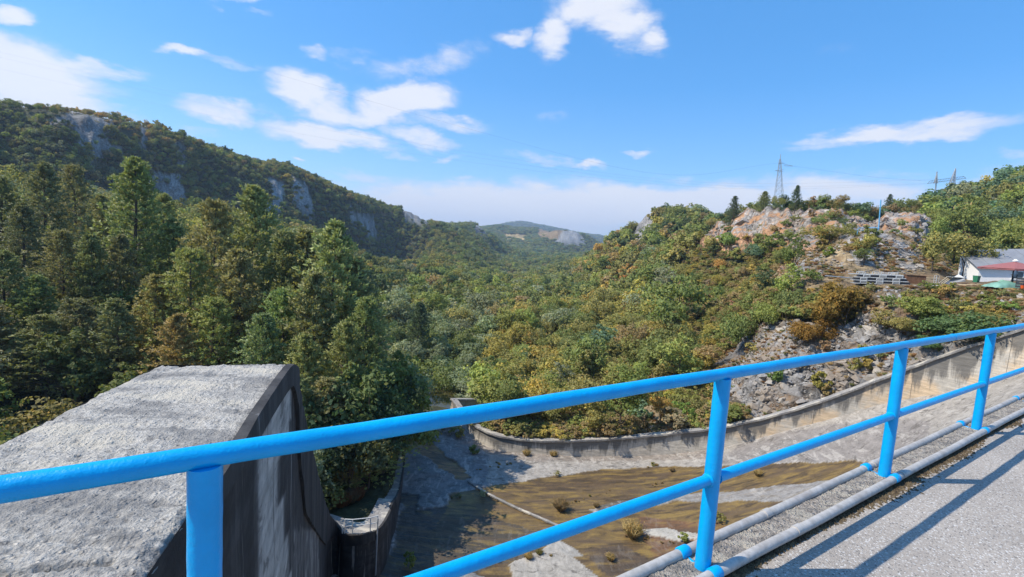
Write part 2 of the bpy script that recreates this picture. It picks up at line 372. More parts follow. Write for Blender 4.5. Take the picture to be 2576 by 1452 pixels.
    # stained vertical concrete
    def conc(name, pale, dark, warm, amt):
        m, t, b, out = material(name); g = t.new('ShaderNodeNewGeometry').outputs['Position']
        st = t.noise(t.scalevec(g, (1, 1, .10)), .75, 7, .62, .2); st2 = t.noise(t.scalevec(g, (1, 1, .06)), 2.4, 6, .6); n = t.noise(g, 3, 8, .65)
        bd = t.noise(t.scalevec(g, (.10, .10, 1)), 4.5, 5, .6)
        c = t.mix(t.map(n, .3, .7), pale, tuple(v*.72 for v in pale)); c = t.mix(t.map(t.noise(g, .22, 5, .6), .47, .62), c, warm)
        c = t.mix(t.map(st, *amt, 0., .93), c, dark); c = t.mix(t.map(st2, .56, .66, 0., .6), c, tuple(v*1.2 for v in dark))
        c = t.mix(t.map(st2, .36, .30, 0., .45), c, (.5, .5, .48)); c = t.vmath('SCALE', c, t.map(bd, .35, .65, .82, 1.1))
        t.put(b.inputs['Base Color'], c); b.inputs['Roughness'].default_value = .9
        t.put(b.inputs['Normal'], t.bump(t.math('ADD', n, t.math('MULTIPLY', bd, .6)), .5, .06)); return m
    m, t, b, out = material('wall_face_stained'); g = t.new('ShaderNodeNewGeometry').outputs['Position']
    at = t.new('ShaderNodeAttribute', attribute_name='gmask'); sp = t.new('ShaderNodeSeparateColor'); t.l.new(at.outputs['Color'], sp.inputs[0]); dp = sp.outputs[0]; wm = sp.outputs[1]
    st = t.noise(t.scalevec(g, (1, 1, .10)), .9, 8, .68, .2); n = t.noise(g, 2.6, 9, .7); bd = t.noise(t.scalevec(g, (.15, .15, 1)), 6, 5, .6)
    k = t.math('ADD', t.math('SUBTRACT', dp, t.math('MULTIPLY', t.math('SUBTRACT', st, .5), 2.6)), t.math('MULTIPLY', t.math('SUBTRACT', n, .5), .5))
    c = t.mix(t.map(n, .3, .7), (.60, .55, .47), (.42, .385, .33)); c = t.mix(t.math('MULTIPLY', wm, t.map(t.noise(g, .3, 5, .6), .42, .55)), c, (.62, .47, .31))
    c = t.mix(t.map(k, .52, .22, 0., .92), c, (.15, .14, .125)); c = t.vmath('SCALE', c, t.map(bd, .35, .65, .78, 1.12))
    t.put(b.inputs['Base Color'], c); b.inputs['Roughness'].default_value = .9; t.put(b.inputs['Normal'], t.bump(t.math('ADD', n, t.math('MULTIPLY', bd, .6)), .6, .08)); MT['wallface'] = m
    MT['wallconc'] = conc('stained_wall_concrete', (.46, .42, .36), (.14, .125, .115), (.50, .38, .25), (.53, .60))
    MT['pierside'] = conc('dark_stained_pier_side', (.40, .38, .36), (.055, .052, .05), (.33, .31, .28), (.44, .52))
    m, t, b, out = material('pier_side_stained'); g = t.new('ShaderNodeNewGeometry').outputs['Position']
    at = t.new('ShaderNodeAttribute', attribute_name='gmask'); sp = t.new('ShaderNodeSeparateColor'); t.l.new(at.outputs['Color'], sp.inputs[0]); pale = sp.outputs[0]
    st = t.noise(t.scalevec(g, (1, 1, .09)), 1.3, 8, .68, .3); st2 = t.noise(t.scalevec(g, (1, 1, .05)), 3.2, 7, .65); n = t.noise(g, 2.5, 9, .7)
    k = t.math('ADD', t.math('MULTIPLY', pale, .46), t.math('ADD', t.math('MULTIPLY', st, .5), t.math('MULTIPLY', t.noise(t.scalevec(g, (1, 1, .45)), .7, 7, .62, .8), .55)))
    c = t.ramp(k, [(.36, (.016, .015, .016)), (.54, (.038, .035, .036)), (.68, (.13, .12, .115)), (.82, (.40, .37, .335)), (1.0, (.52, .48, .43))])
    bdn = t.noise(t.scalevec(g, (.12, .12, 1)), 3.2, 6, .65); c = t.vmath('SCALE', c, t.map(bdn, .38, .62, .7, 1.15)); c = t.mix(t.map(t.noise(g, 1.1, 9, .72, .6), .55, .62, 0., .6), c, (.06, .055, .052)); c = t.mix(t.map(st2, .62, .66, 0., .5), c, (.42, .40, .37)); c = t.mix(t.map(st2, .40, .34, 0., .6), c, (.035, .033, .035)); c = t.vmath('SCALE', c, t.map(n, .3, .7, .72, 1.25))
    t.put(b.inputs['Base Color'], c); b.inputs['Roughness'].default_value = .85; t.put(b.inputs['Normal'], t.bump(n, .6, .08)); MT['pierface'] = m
    MT['fascia'] = conc('black_stained_band', (.07, .065, .062), (.02, .018, .018), (.06, .05, .045), (.44, .56))
    # channel floor
    m, t, b, out = material('channel_floor'); g = t.new('ShaderNodeNewGeometry').outputs['Position']
    at = t.new('ShaderNodeAttribute', attribute_name='gcol'); ak = t.new('ShaderNodeAttribute', attribute_name='gmask')
    sp = t.new('ShaderNodeSeparateColor'); t.l.new(ak.outputs['Color'], sp.inputs[0]); wet = sp.outputs[0]
    n1 = t.noise(g, 1.6, 8, .66); n2 = t.noise(t.scalevec(g, (.35, 1.6, 1)), 1.1, 7, .6, .4); n3 = t.noise(g, 7, 6, .7)
    c = t.vmath('SCALE', at.outputs['Color'], t.math('MULTIPLY', t.map(n1, .3, .7, .72, 1.25), t.map(n3, .3, .7, .85, 1.15)))
    c = t.mix(t.math('MULTIPLY', t.map(n2, .53, .60, 0., .6), wet), c, (.26, .175, .05)); c = t.mix(t.math('MULTIPLY', t.map(n2, .49, .40, 0., .85), wet), c, (.06, .042, .025)); c = t.mix(t.math('MULTIPLY', t.map(t.noise(t.scalevec(g, (.6, 2.4, 1)), .45, 6, .65, .8), .50, .58, 0., .7), wet), c, (.11, .075, .045))
    dr = t.math('SUBTRACT', 1., wet)
    c = t.mix(t.math('MULTIPLY', t.map(t.noise(t.scalevec(g, (1.3, .5, 1)), 1.2, 8, .7, .6), .53, .60, 0., .5), dr), c, (.46, .43, .39)); c = t.mix(t.math('MULTIPLY', t.map(t.noise(t.scalevec(g, (.8, 1.6, 1)), 1.1, 9, .72, .8), .46, .38, 0., .8), dr), c, (.10, .09, .08))
    t.put(b.inputs['Base Color'], c); t.put(b.inputs['Roughness'], t.map(wet, 0., 1., .92, .5)); b.inputs['Specular IOR Level'].default_value = .3
    t.put(b.inputs['Normal'], t.bump(t.math('ADD', n1, t.math('MULTIPLY', n3, .4)), .6, .15)); MT['floor'] = m
    m, t, b, out = material('river_water'); g = t.new('ShaderNodeNewGeometry').outputs['Position']
    t.put(b.inputs['Base Color'], (.05, .045, .018)); b.inputs['Roughness'].default_value = .08
    t.put(b.inputs['Normal'], t.bump(t.noise(g, 2.5, 3), .15, .05)); MT['water'] = m
    m, t, b, out = material('moss_dirt'); g = t.new('ShaderNodeNewGeometry').outputs['Position']
    t.put(b.inputs['Base Color'], t.mix(t.map(t.noise(g, 30, 4), .35, .65), (.045, .03, .018), (.15, .11, .06))); b.inputs['Roughness'].default_value = 1
    MT['moss'] = m
    MT['white'] = simple('white_painted_wall', (.80, .79, .76), .8, var=.04)
    MT['whitemetal'] = simple('white_steel', (.62, .62, .60), .5, .1)
    MT['greymetal'] = simple('grey_steel', (.36, .37, .38), .5, .4)
    MT['roof'] = simple('grey_sheet_roof', (.24, .245, .26), .6, .1, bs=8)
    MT['wood'] = simple('brown_board', (.17, .085, .045), .8, bs=20, var=.25)
    MT['palewood'] = simple('pale_timber', (.55, .45, .30), .8, var=.15)
    MT['parasol'] = simple('faded_red_cloth', (.30, .11, .105), .85)
    MT['dark'] = simple('dark_metal', (.05, .05, .055), .5)
    MT['tarp'] = simple('green_tarp', (.20, .38, .30), .6, var=.3, bs=6)
    MT['green'] = simple('green_plastic', (.03, .17, .09), .5)
    MT['orange'] = simple('orange_plastic', (.75, .12, .02), .5)
    MT['glass'] = simple('window_glass', (.10, .13, .15), .12, bumps=0, spec=.6)
    MT['palebluepaint'] = simple('pale_blue_paint', (.13, .42, .68), .5)
    MT['galv'] = simple('galvanised_lattice', (.42, .44, .46), .5, .3)
build_mats()

# ------------------------------------------------------------------ terrain: surveyed points (pixel, forward distance, canopy height above ground)
SV = []
def sv(px, py, Y, ch=0.):
    p = atY(px, py, Y); r = math.hypot(p[0], p[1]); SV.append((math.atan2(p[0], p[1]), math.log(r), (p[2]-ch-EZ)/r))
def svw(x, y, z): r = math.hypot(x, y); SV.append((math.atan2(x, y), math.log(r), (z-EZ)/r))
for a in (-60, -40, -20, 0, 20, 40, 60):
    for r, z in ((18, -21), (27, -20.5)): svw(r*math.sin(R_(a)), r*math.cos(R_(a)), z if a < 25 else z+(a-20)*.3)
for x, y, z in ((-30, 34, -17.5), (-20, 34, -19), (-12, 36, -19.5), (-12, 48, -20), (-45, 40, -14), (-60, 45, -10), (-11.5, 33.5, -18.4), (-10.8, 37, -18.7)): svw(x, y, z)
def col(px, *pts):
    for p in pts: sv(px, *p)
col(-420, (480, 110, 8), (380, 170, 7), (190, 225, 5), (170, 300, 4), (300, 600, 0), (420, 2500, 0))
col(-150, (470, 110, 8), (400, 180, 7), (360, 215, 3), (215, 250, 5), (215, 330, 4), (300, 700, 0), (450, 3000, 0))
col(0, (480, 110, 8), (440, 190, 7), (402, 262, 2), (285, 276, 1), (243, 286, 4), (250, 360, 4), (330, 700, 0), (470, 3000, 0))
col(150, (560, 95, 8), (470, 200, 7), (428, 270, 2), (300, 285, 1), (266, 293, 4), (275, 380, 4), (480, 3000, 0))
col(300, (620, 80, 6), (540, 150, 7), (485, 250, 7), (455, 303, 2), (330, 318, 1), (298, 326, 4), (310, 420, 4), (490, 3000, 0))
col(450, (700, 75, 6), (560, 150, 7), (505, 260, 7), (502, 336, 2), (388, 352, 1), (345, 362, 4), (360, 470, 4), (500, 3000, 0))
col(600, (800, 72, 6), (640, 130, 7), (545, 265, 7), (522, 374, 3), (430, 391, 1), (388, 401, 4), (405, 520, 4), (520, 3000, 0))
col(750, (760, 95, 7), (640, 170, 7), (560, 300, 7), (546, 420, 3), (470, 437, 1), (432, 448, 4), (450, 600, 3), (530, 3000, 0))
col(880, (840, 90, 7), (700, 160, 7), (620, 270, 7), (592, 484, 4), (530, 504, 2), (482, 517, 4), (500, 680, 3), (550, 3000, 0))
col(1000, (1010, 72, 4), (900, 90, 7), (800, 125, 7), (700, 210, 7), (650, 330, 7), (624, 570, 4), (560, 602, 2), (525, 616, 4), (545, 800, 3), (570, 3000, 0))
col(1080, (1025, 70, 0), (960, 82, 5), (800, 125, 7), (700, 220, 7), (640, 400, 7), (560, 640, 3), (546, 700, 4), (570, 900, 0), (580, 3000, 0))
col(1140, (1040, 67, 0), (940, 85, 6), (800, 130, 7), (720, 210, 7), (670, 350, 7), (620, 560, 6), (575, 800, 5), (565, 880, 5), (585, 1100, 0), (575, 2600, 0))
col(1200, (850, 110, 7), (750, 190, 7), (700, 300, 7), (650, 600, 7), (600, 850, 3), (575, 950, 5), (564, 1000, 5), (590, 1300, 0), (572, 2200, 6), (610, 3200, 0), (566, 4600, 6), (600, 6000, 0))
col(1250, (900, 92, 7), (760, 180, 7), (710, 330, 7), (680, 560, 7), (640, 900, 7), (612, 1300, 7), (590, 1700, 7), (567, 2200, 7), (606, 3200, 0), (562, 4600, 6), (600, 6000, 0))
col(1310, (900, 90, 7), (780, 150, 7), (720, 290, 7), (690, 520, 7), (655, 850, 7), (620, 1400, 7), (596, 1800, 7), (573, 2200, 7), (606, 3200, 0), (552, 4600, 6), (600, 6000, 0))
col(1365, (650, 950, 7), (612, 1500, 7), (590, 1800, 7), (574, 2150, 7), (608, 3200, 0), (563, 4600, 6), (600, 6000, 0))
col(1400, (1000, 66, 3), (900, 88, 6), (800, 130, 7), (740, 200, 7), (700, 330, 7), (675, 600, 7), (645, 1000, 7), (618, 1500, 4), (576, 1720, 4), (590, 2100, 3), (615, 3000, 0), (569, 4600, 7), (610, 6000, 0))
col(1455, (760, 170, 7), (715, 250, 7), (690, 330, 6), (660, 700, 7), (645, 1000, 7), (625, 1560, 3), (592, 1660, 3), (604, 2000, 3), (620, 3000, 0), (581, 4600, 7), (612, 6000, 0))
col(1485, (640, 1000, 7), (622, 1600, 3), (625, 2200, 5), (625, 3000, 0), (588, 4600, 7), (612, 6000, 0))
col(1520, (1000, 64, 3), (900, 80, 6), (800, 115, 7), (720, 185, 7), (665, 260, 4), (620, 330, 5), (640, 450, 0), (640, 900, 0), (595, 3600, 7), (612, 8000, 0))
col(1600, (1000, 63, 3), (900, 76, 5), (800, 105, 7), (710, 165, 7), (640, 235, 6), (600, 290, 2), (556, 320, 3), (600, 420, 0), (640, 900, 0), (620, 8000, 0))
col(1680, (1000, 60, 2), (900, 71, 5), (800, 97, 7), (710, 145, 7), (620, 230, 7), (560, 280, 6), (530, 310, 5), (560, 420, 0), (640, 900, 0), (620, 8000, 0))
col(1800, (1000, 56, 4), (900, 65, 5), (800, 80, 6), (710, 105, 6), (640, 135, 4), (605, 150, 0), (560, 165, 1), (545, 175, 4), (545, 290, 7), (560, 420, 0), (650, 1200, 0))
col(1900, (1030, 50, 1), (920, 56, 1), (800, 66, 5), (700, 88, 4), (640, 120, 4), (610, 132, 1), (545, 145, 0), (510, 155, 4), (560, 260, 0), (650, 1200, 0))
col(2000, (900, 53, 0), (820, 57, 0), (740, 62, 2), (698, 66, 0), (660, 85, 2), (610, 108, 2), (575, 122, 0), (520, 135, 0), (505, 142, 3), (520, 200, 4), (650, 1200, 0))
col(2100, (900, 51, 0), (810, 55, 0), (720, 60, 0), (692, 65, 0), (640, 76, 0), (600, 88, 0), (598, 100, 2), (560, 118, 0), (525, 130, 0), (508, 138, 3), (530, 200, 2), (650, 1200, 0))
col(2210, (900, 48, 0), (800, 51, 0), (735, 55, 0), (712, 57.5, 0), (700, 63, 0), (640, 71, 0), (583, 79, 0), (594, 88, 0), (570, 112, 0), (530, 125, 0), (512, 133, 3), (540, 200, 2), (660, 1200, 0))
col(2300, (880, 46, 0), (800, 49, 0), (735, 53, 0), (714, 56, 0), (700, 62, 0), (660, 68, 0), (615, 78, 0), (600, 92, 0), (540, 120, 0), (515, 150, 5), (505, 260, 7), (560, 500, 0), (660, 1200, 0))
col(2400, (850, 43, 1), (790, 47, 1), (735, 51, 0), (716, 55, 0), (708, 62, 0), (685, 72, 0), (640, 82, 3), (590, 105, 6), (530, 150, 7), (482, 210, 7), (480, 260, 6), (540, 500, 0), (660, 1200, 0))
col(2500, (800, 43, 1), (735, 48.5, 0), (718, 52, 0), (710, 60, 0), (700, 72, 0), (640, 88, 5), (560, 120, 7), (490, 175, 7), (462, 210, 7), (480, 300, 5), (560, 600, 0), (670, 1200, 0))
col(2620, (810, 38, 0), (738, 45, 0), (720, 50, 0), (712, 58, 0), (702, 70, 0), (640, 90, 7), (560, 115, 7), (435, 185, 7), (440, 260, 6), (560, 600, 0), (680, 1200, 0))
col(2900, (820, 30, 0), (742, 42, 0), (722, 50, 0), (712, 62, 0), (620, 90, 7), (400, 160, 7), (380, 230, 7), (560, 600, 0), (690, 1200, 0))
for _x, _y, _z in [tuple(atY(px, py, Y)) for px, py, Y in ((1260, 1096, 53.5), (1400, 1108, 52.3), (1500, 1105, 52), (1600, 1098, 51.7), (1700, 1088, 51), (1800, 1076, 50), (1900, 1056, 48.7), (2000, 1029, 47.4), (2200, 958, 45))]:
    svw(_x*1.03, _y*1.03, _z-.35)
AZS = 2.6
_sv = np.array(SV)
_tps = TPS(np.c_[_sv[:, 0]*AZS, _sv[:, 1]], _sv[:, 2], 2e-4)
SKY = [(-500, 165, 230, 4), (-250, 190, 240, 4), (-100, 218, 262, 4), (0, 240, 290, 4), (100, 258, 305, 4), (200, 275, 315, 4), (300, 298, 340, 4), (350, 312, 350, 4), (450, 342, 385, 4), (550, 370, 430, 4), (650, 402, 470, 4), (720, 415, 495, 4), (800, 450, 530, 4), (900, 490, 600, 4), (1000, 522, 690, 4), (1050, 540, 760, 4), (1090, 560, 840, 5),
       (1130, 562, 960, 6), (1180, 560, 1080, 6), (1215, 564, 5000, 8), (1260, 558, 5000, 8), (1310, 551, 5000, 8), (1370, 562, 5000, 8), (1450, 579, 5000, 8), (1520, 590, 5000, 8), (1535, 593, 5000, 8), (1548, 591, 385, 5), (1567, 589, 380, 5), (1590, 582, 375, 5), (1603, 561, 372, 3), (1630, 541, 360, 4), (1658, 530, 350, 5), (1700, 529, 345, 5), (1780, 541, 320, 5), (1830, 533, 185, 3), (1900, 520, 178, 2), (2000, 520, 168, 2), (2100, 522, 160, 2), (2200, 520, 155, 2), (2280, 512, 175, 3), (2340, 495, 240, 6), (2400, 478, 300, 6), (2480, 462, 290, 6), (2560, 440, 270, 6), (2800, 395, 250, 6), (3200, 330, 230, 6)]
SK = [[], [], [], []]
for _px, _py, _Y, _h2 in SKY:
    _p = atY(_px, _py, _Y); _r = math.hypot(_p[0], _p[1]); SK[0].append(math.atan2(_p[0], _p[1])); SK[1].append((_p[2]-EZ)/_r); SK[2].append(_r); SK[3].append(_h2)
def ground_z(x, y, detail=True):
    x = np.asarray(x, float); y = np.asarray(y, float); r = np.hypot(x, y); az = np.arctan2(x, y)
    t = _tps(az*AZS, np.log(r))
    # nothing rises above the surveyed crest line, and the land falls away behind it
    ta, rr, hh = np.interp(az, SK[0], SK[1]), np.exp(np.interp(az, SK[0], np.log(SK[2]))), np.interp(az, SK[0], SK[3])
    lim = ta-hh/r-.055*np.clip(np.log(r/rr), 0, 3); t = np.where(t > lim-.01, lim-.01*np.exp(-np.clip((t-lim+.01)/.01, 0, 9)), t)
    z = EZ + t*r
    if detail:
        far = np.clip((r-55)/200, 0, 1)
        z = z + fbm(x/60, y/60, o=4, s=3)*np.clip(r-60, 0, 500)*.035 + fbm(x/9, y/9, o=3, s=9)*(.5+1.5*far)
    return z
# walls that bound the spillway basin
WALL_PX = [(1137, 1003, 60.5), (1165, 1040, 58), (1190, 1066, 56), (1222, 1084, 54.5), (1260, 1096.5, 53.5), (1330, 1106, 52.8), (1400, 1108, 52.3), (1500, 1105, 52), (1600, 1098, 51.7), (1700, 1088, 51), (1800, 1076, 50),
           (1900, 1056, 48.7), (2000, 1029, 47.4), (2100, 996, 46.2), (2200, 958, 45), (2300, 920, 43.6), (2400, 883, 42), (2500, 850, 40.3), (2600, 816, 38.4), (2720, 778, 36), (2900, 738, 33)]
WT = [atY(*p) for p in WALL_PX]
def dens(pts, n):                      # smooth resample (Catmull-Rom)
    P = [np.array(p, float) for p in pts]; P = [2*P[0]-P[1]]+P+[2*P[-1]-P[-2]]; out = []
    for i in range(1, len(P)-2):
        for k in range(n):
            t = k/n; a, b, c, d = P[i-1:i+3]
            out.append(.5*((2*b)+(c-a)*t+(2*a-5*b+4*c-d)*t*t+(3*b-3*c+d-a)*t**3))
    out.append(P[-2]); return np.array(out)
WTOP = dens(WT, 6)
RIM = [(-1.6, -.3, -1.1), (-2.2, 1.6, -1.15), (-2.83, 3.66, -1.2), (-3.28, 5.17, -1.28), (-5.5, 12, -1.79), (-6.1, 13.86, -3.31), (-6.7, 15.73, -5), (-7.59, 18.54, -7.29), (-8.7, 21.9, -9.9), (-9.75, 25.3, -12.7), (-10.6, 28.2, -15.2),
       (-10.9, 29.9, -16.9), (-10.6, 30.5, -17.75), (-9.9, 29.9, -18), (-9.1, 29.85, -18), (-8.5, 30.1, -18), (-8.04, 30.5, -18), (-7.8, 31.3, -18), (-7.76, 32.7, -18.05), (-7.95, 34.4, -18.25), (-8.1, 36.5, -18.9), (-8.6, 40, -19.8), (-9.6, 46, -20.6), (-10.5, 50, -21)]
CH = [(-1.6, -.3), (-5.5, 12), (-10.6, 28.2), (-10.9, 30.2), (-8.3, 30.6), (-7.95, 34.4), (-8.6, 40), (-9.6, 46), (-12, 56), (-13, 62)] + [(p[0], p[1]) for p in WTOP] + [(60, 20), (40, 18), (20, 12), (2, 1)]
def in_channel(x, y, grow=0.):
    m = inpoly(x, y, CH)
    if grow:
        d = dist_poly(x, y, CH+[CH[0]]); m = m | (d < grow)
    return m
FL = [(1050, 1108, 53), (1080, 1075, 58), (1150, 1075, 57.5), (1200, 1118, 54.8), (1330, 1142, 52.8), (1500, 1149, 52), (1600, 1147, 51.7), (1790, 1132, 50), (1900, 1104, 48.7), (2000, 1076, 47.4), (2100, 1050, 46.2), (2240, 1010, 44.4), (2400, 980, 42), (2600, 925, 38.4), (2800, 870, 34.5),
      (960, 1448, 31), (1000, 1400, 33.4), (1000, 1300, 38.5), (1010, 1240, 43), (1260, 1215, 45.5), (1500, 1180, 48.8), (1500, 1300, 39.7), (1500, 1400, 34.6), (1300, 1440, 33), (1700, 1400, 34.2), (1800, 1165, 47), (1800, 1235, 42), (1900, 1280, 38), (2170, 1165, 40), (2100, 1210, 38), (2300, 1080, 40),
      (2300, 1140, 36), (2500, 1000, 37.5), (2500, 1050, 34), (1900, 1400, 31.5), (2200, 1300, 31), (1100, 1700, 25), (1500, 1700, 25), (2000, 1600, 24), (900, 1600, 26), (1320, 1290, 40.6)]
FLW = np.array([atY(*p) for p in FL])
_ftps = TPS(FLW[:, :2]/20., FLW[:, 2], 3e-3)
def floor_z(x, y): return _ftps(np.asarray(x)/20., np.asarray(y)/20.)

# zones of bare ground, as seen on the slopes: polygon in picture px, forward range, kind
LGREY = (.30, .295, .285)  # darker than GREY: shade on the cliff faces is put into it
GREY, ORAN, DRY, RUST = (.34, .325, .31), (.50, .29, .165), (.33, .25, .15), (.27, .16, .09)
ZONES = [([(120, 300), (180, 285), (370, 325), (372, 372), (240, 400), (215, 430), (150, 395)], 200, 450, LGREY, .62),
         ([(372, 430), (455, 445), (475, 520), (420, 525), (375, 470)], 200, 450, LGREY, .8), ([(655, 450), (715, 455), (712, 520), (690, 545), (655, 500)], 300, 600, LGREY, .8), ([(380, 385), (415, 395), (425, 430), (395, 425)], 200, 450, RUST, .5),
         ([(735, 445), (770, 465), (795, 545), (765, 550), (735, 500)], 300, 600, LGREY, 1), ([(865, 530), (940, 550), (950, 600), (890, 585)], 350, 800, LGREY, .6), ([(440, 360), (470, 370), (468, 415), (450, 405)], 250, 450, LGREY, .7),
         ([(1010, 525), (1075, 540), (1085, 566), (1020, 560)], 450, 900, LGREY, .6), ([(1195, 565), (1228, 572), (1232, 600), (1190, 588)], 700, 1500, LGREY, .8), ([(1150, 600), (1230, 640), (1250, 680), (1190, 650)], 500, 1100, RUST, .35),
         ([(1400, 580), (1452, 578), (1475, 612), (1430, 622), (1395, 606)], 1300, 2300, LGREY, .95), ([(1350, 575), (1420, 575), (1400, 605), (1355, 600)], 1300, 2400, (.24, .17, .09), .9), ([(1265, 588), (1325, 592), (1320, 607), (1270, 604)], 1200, 2600, (.42, .31, .14), .8), ([(1250, 690), (1300, 690), (1300, 702), (1255, 700)], 300, 1200, DRY, .7),
         ([(1405, 672), (1455, 632), (1510, 608), (1540, 618), (1495, 650), (1430, 680)], 150, 420, GREY, .85), ([(1590, 610), (1610, 550), (1650, 535), (1648, 570), (1615, 615)], 200, 420, GREY, .95), ([(1440, 690), (1600, 640), (1600, 700), (1450, 740)], 120, 330, RUST, .25),
         ([(1695, 710), (1760, 705), (1765, 735), (1700, 740)], 70, 130, GREY, .9), ([(1570, 770), (1612, 765), (1605, 815), (1575, 820)], 80, 140, GREY, .8),
         ([(1745, 600), (1800, 585), (1905, 605), (1885, 640), (1800, 640), (1735, 615)], 100, 200, ORAN, 1), ([(1770, 590), (1850, 555), (1960, 530), (1985, 560), (1900, 600), (1830, 610)], 100, 200, (.345, .32, .295), 1),
         ([(1900, 600), (1960, 520), (2160, 530), (2340, 540), (2345, 600), (2250, 610), (2120, 620), (2030, 640), (1940, 640)], 95, 200, (.34, .30, .26), 1), ([(2230, 530), (2330, 560), (2345, 625), (2290, 640), (2240, 590)], 80, 200, (.35, .32, .29), 1),
         ([(1920, 695), (1980, 650), (2090, 600), (2160, 578), (2230, 570), (2290, 590), (2360, 640), (2460, 660), (2600, 690), (2600, 850), (2450, 900), (2330, 850), (2150, 820), (2150, 760), (2000, 760), (1930, 720)], 30, 98, DRY, 1),
         ([(1960, 690), (2030, 640), (2060, 650), (2010, 700)], 50, 98, GREY, 1), ([(2110, 600), (2215, 580), (2290, 610), (2345, 670), (2250, 690), (2160, 680)], 50, 98, GREY, .8),
         ([(1775, 850), (1800, 800), (1880, 820), (2000, 805), (2100, 820), (2250, 790), (2350, 850), (2330, 950), (2100, 1010), (1990, 1040), (1880, 1060), (1830, 1000), (1780, 930)], 30, 75, (.33, .31, .29), 1),
         ([(1500, 1040), (1830, 1000), (1900, 1060), (1800, 1080), (1500, 1110)], 40, 75, DRY, .6), ([(2180, 900), (2330, 840), (2600, 790), (2600, 830), (2200, 965), (2150, 990)], 30, 75, GREY, .9)]
def zone_at(x, y, z):
    """returns colour, bareness 0..1"""
    P = np.stack([x, y, z], -1); px, py = proj(P)
    jit = np.clip(1200/np.maximum(y, 10), 2, 26)*.9
    px = px + fbm(x/8, y/8, z/8, s=41)*jit*2.2; py = py + fbm(x/8, y/8, z/8, s=42)*jit*1.4
    C = np.empty(x.shape+(3,)); C[:] = (.062, .066, .034); B = np.zeros(x.shape)
    for poly, y0, y1, c, s in ZONES:
        m = inpoly(px, py, poly) & (y > y0) & (y < y1)
        k = s if s >= .99 else None
        mm = m if k else m & (vnoise(x/6*np.clip(90/y, .12, 1), y/6*np.clip(90/y, .12, 1), z/5*np.clip(90/y, .12, 1), 77) < s)
        C[mm] = c; B[mm] = 1
    return C, B

def build_terrain():
    az = np.linspace(R_(-56), R_(55), 720)
    r = np.r_[np.linspace(16, 36, 30, endpoint=False), np.linspace(36, 100, 200, endpoint=False), np.geomspace(100, 420, 200, endpoint=False), np.geomspace(420, 6200, 125)]
    A, Rr = np.meshgrid(az, r); X = Rr*np.sin(A); Y = Rr*np.cos(A)
    Z = ground_z(X, Y)
    C, B = zone_at(X, Y, Z)
    # rough, craggy relief on the bare zones
    near = np.clip(Y/100, .35, 3.2)
    cr = ridged(X/(7*near), Y/(7*near), Z/(5*near), 4, 21)-.5; c2 = fbm(X/(2.2*near), Y/(2.2*near), Z/(1.6*near), 3, 31)
    # smooth blend of the mask
    Bs = B.copy()
    for _ in range(2):
        Bs[1:-1, 1:-1] = (Bs[1:-1, 1:-1]*2+Bs[:-2, 1:-1]+Bs[2:, 1:-1]+Bs[1:-1, :-2]+Bs[1:-1, 2:])/6
    flat = np.clip((np.abs(Z+.2)-0)/2.5, .12, 1) ; flat = np.where(Y > 95, 1, flat)
    amp = Bs*near*flat*np.where((Y > 85) & (Y < 210), 2.0, np.where(Y > 210, 1.3, 1.))
    amp = amp*np.where((Y < 62) & (X > 18), 1.35, 1.); Z = Z + amp*(2.2*cr+1.3*c2); off = amp*(2.0*c2+1.5*cr); X = X - np.sin(A)*off; Y = Y - np.cos(A)*off
    ch = in_channel(X, Y, .55) & (np.hypot(X, Y) < 75)
    Z = np.where(ch, np.minimum(Z, -26), Z)
    Z = np.where((np.hypot(X, Y) < 30) & (X > -30), -26, Z)
    # hide behind the sloping pier wall as well
    V = np.stack([X, Y, Z], -1).reshape(-1, 3)
    nr, na = X.shape; i = np.arange(nr-1)[:, None]*na+np.arange(na-1)[None]
    Fq = np.stack([i, i+na, i+na+1, i+1], -1).reshape(-1, 4)[:, ::-1]
    me = mesh_np('ground', V, Fq, [MT['ground']], True)
    Cn = C.reshape(-1, 3).copy()
    bc = np.clip(1+1.4*fbm(X/15, Y/15, s=5), .5, 1.6).reshape(-1, 1); Cn *= bc
    vcol(me, 'gcol', Cn); k = B.reshape(-1); rustm = k*(((C[..., 2] > .25) | (C[..., 0] < .35)).reshape(-1))
    vcol(me, 'gmask', np.c_[k, np.where(Y.reshape(-1) < 85, rustm, 0), k*((Y.reshape(-1) > 84) & (Y.reshape(-1) < 215))])
    o = link('ground', me); tag(o, kind='structure'); return X, Y, Z, A, Rr, Bs
GX, GY, GZ, GA, GR, GB = build_terrain()

# a plain sheet that closes the land round the sides and behind the dam
def build_back():
    m = MB(); n = 48
    rs = [6200, 1500, 300, 60, 17]; V = []; F = []
    angs = [R_(55+(249)*k/n) for k in range(n+1)]
    for rr in rs:
        for a in angs: V.append((rr*math.sin(a), rr*math.cos(a), -22 if rr < 100 else (-10 if rr < 400 else 20)))
    for i in range(len(rs)-1):
        for k in range(n): F.append((i*(n+1)+k, i*(n+1)+k+1, (i+1)*(n+1)+k+1, (i+1)*(n+1)+k))
    m.add(V, F); o = m.build('land_behind_dam', MT['backland']); tag(o, kind='structure')
MT['backland'] = simple('dull_green_land', (.07, .08, .04), .95, bumps=.3, bs=.2)
build_back()

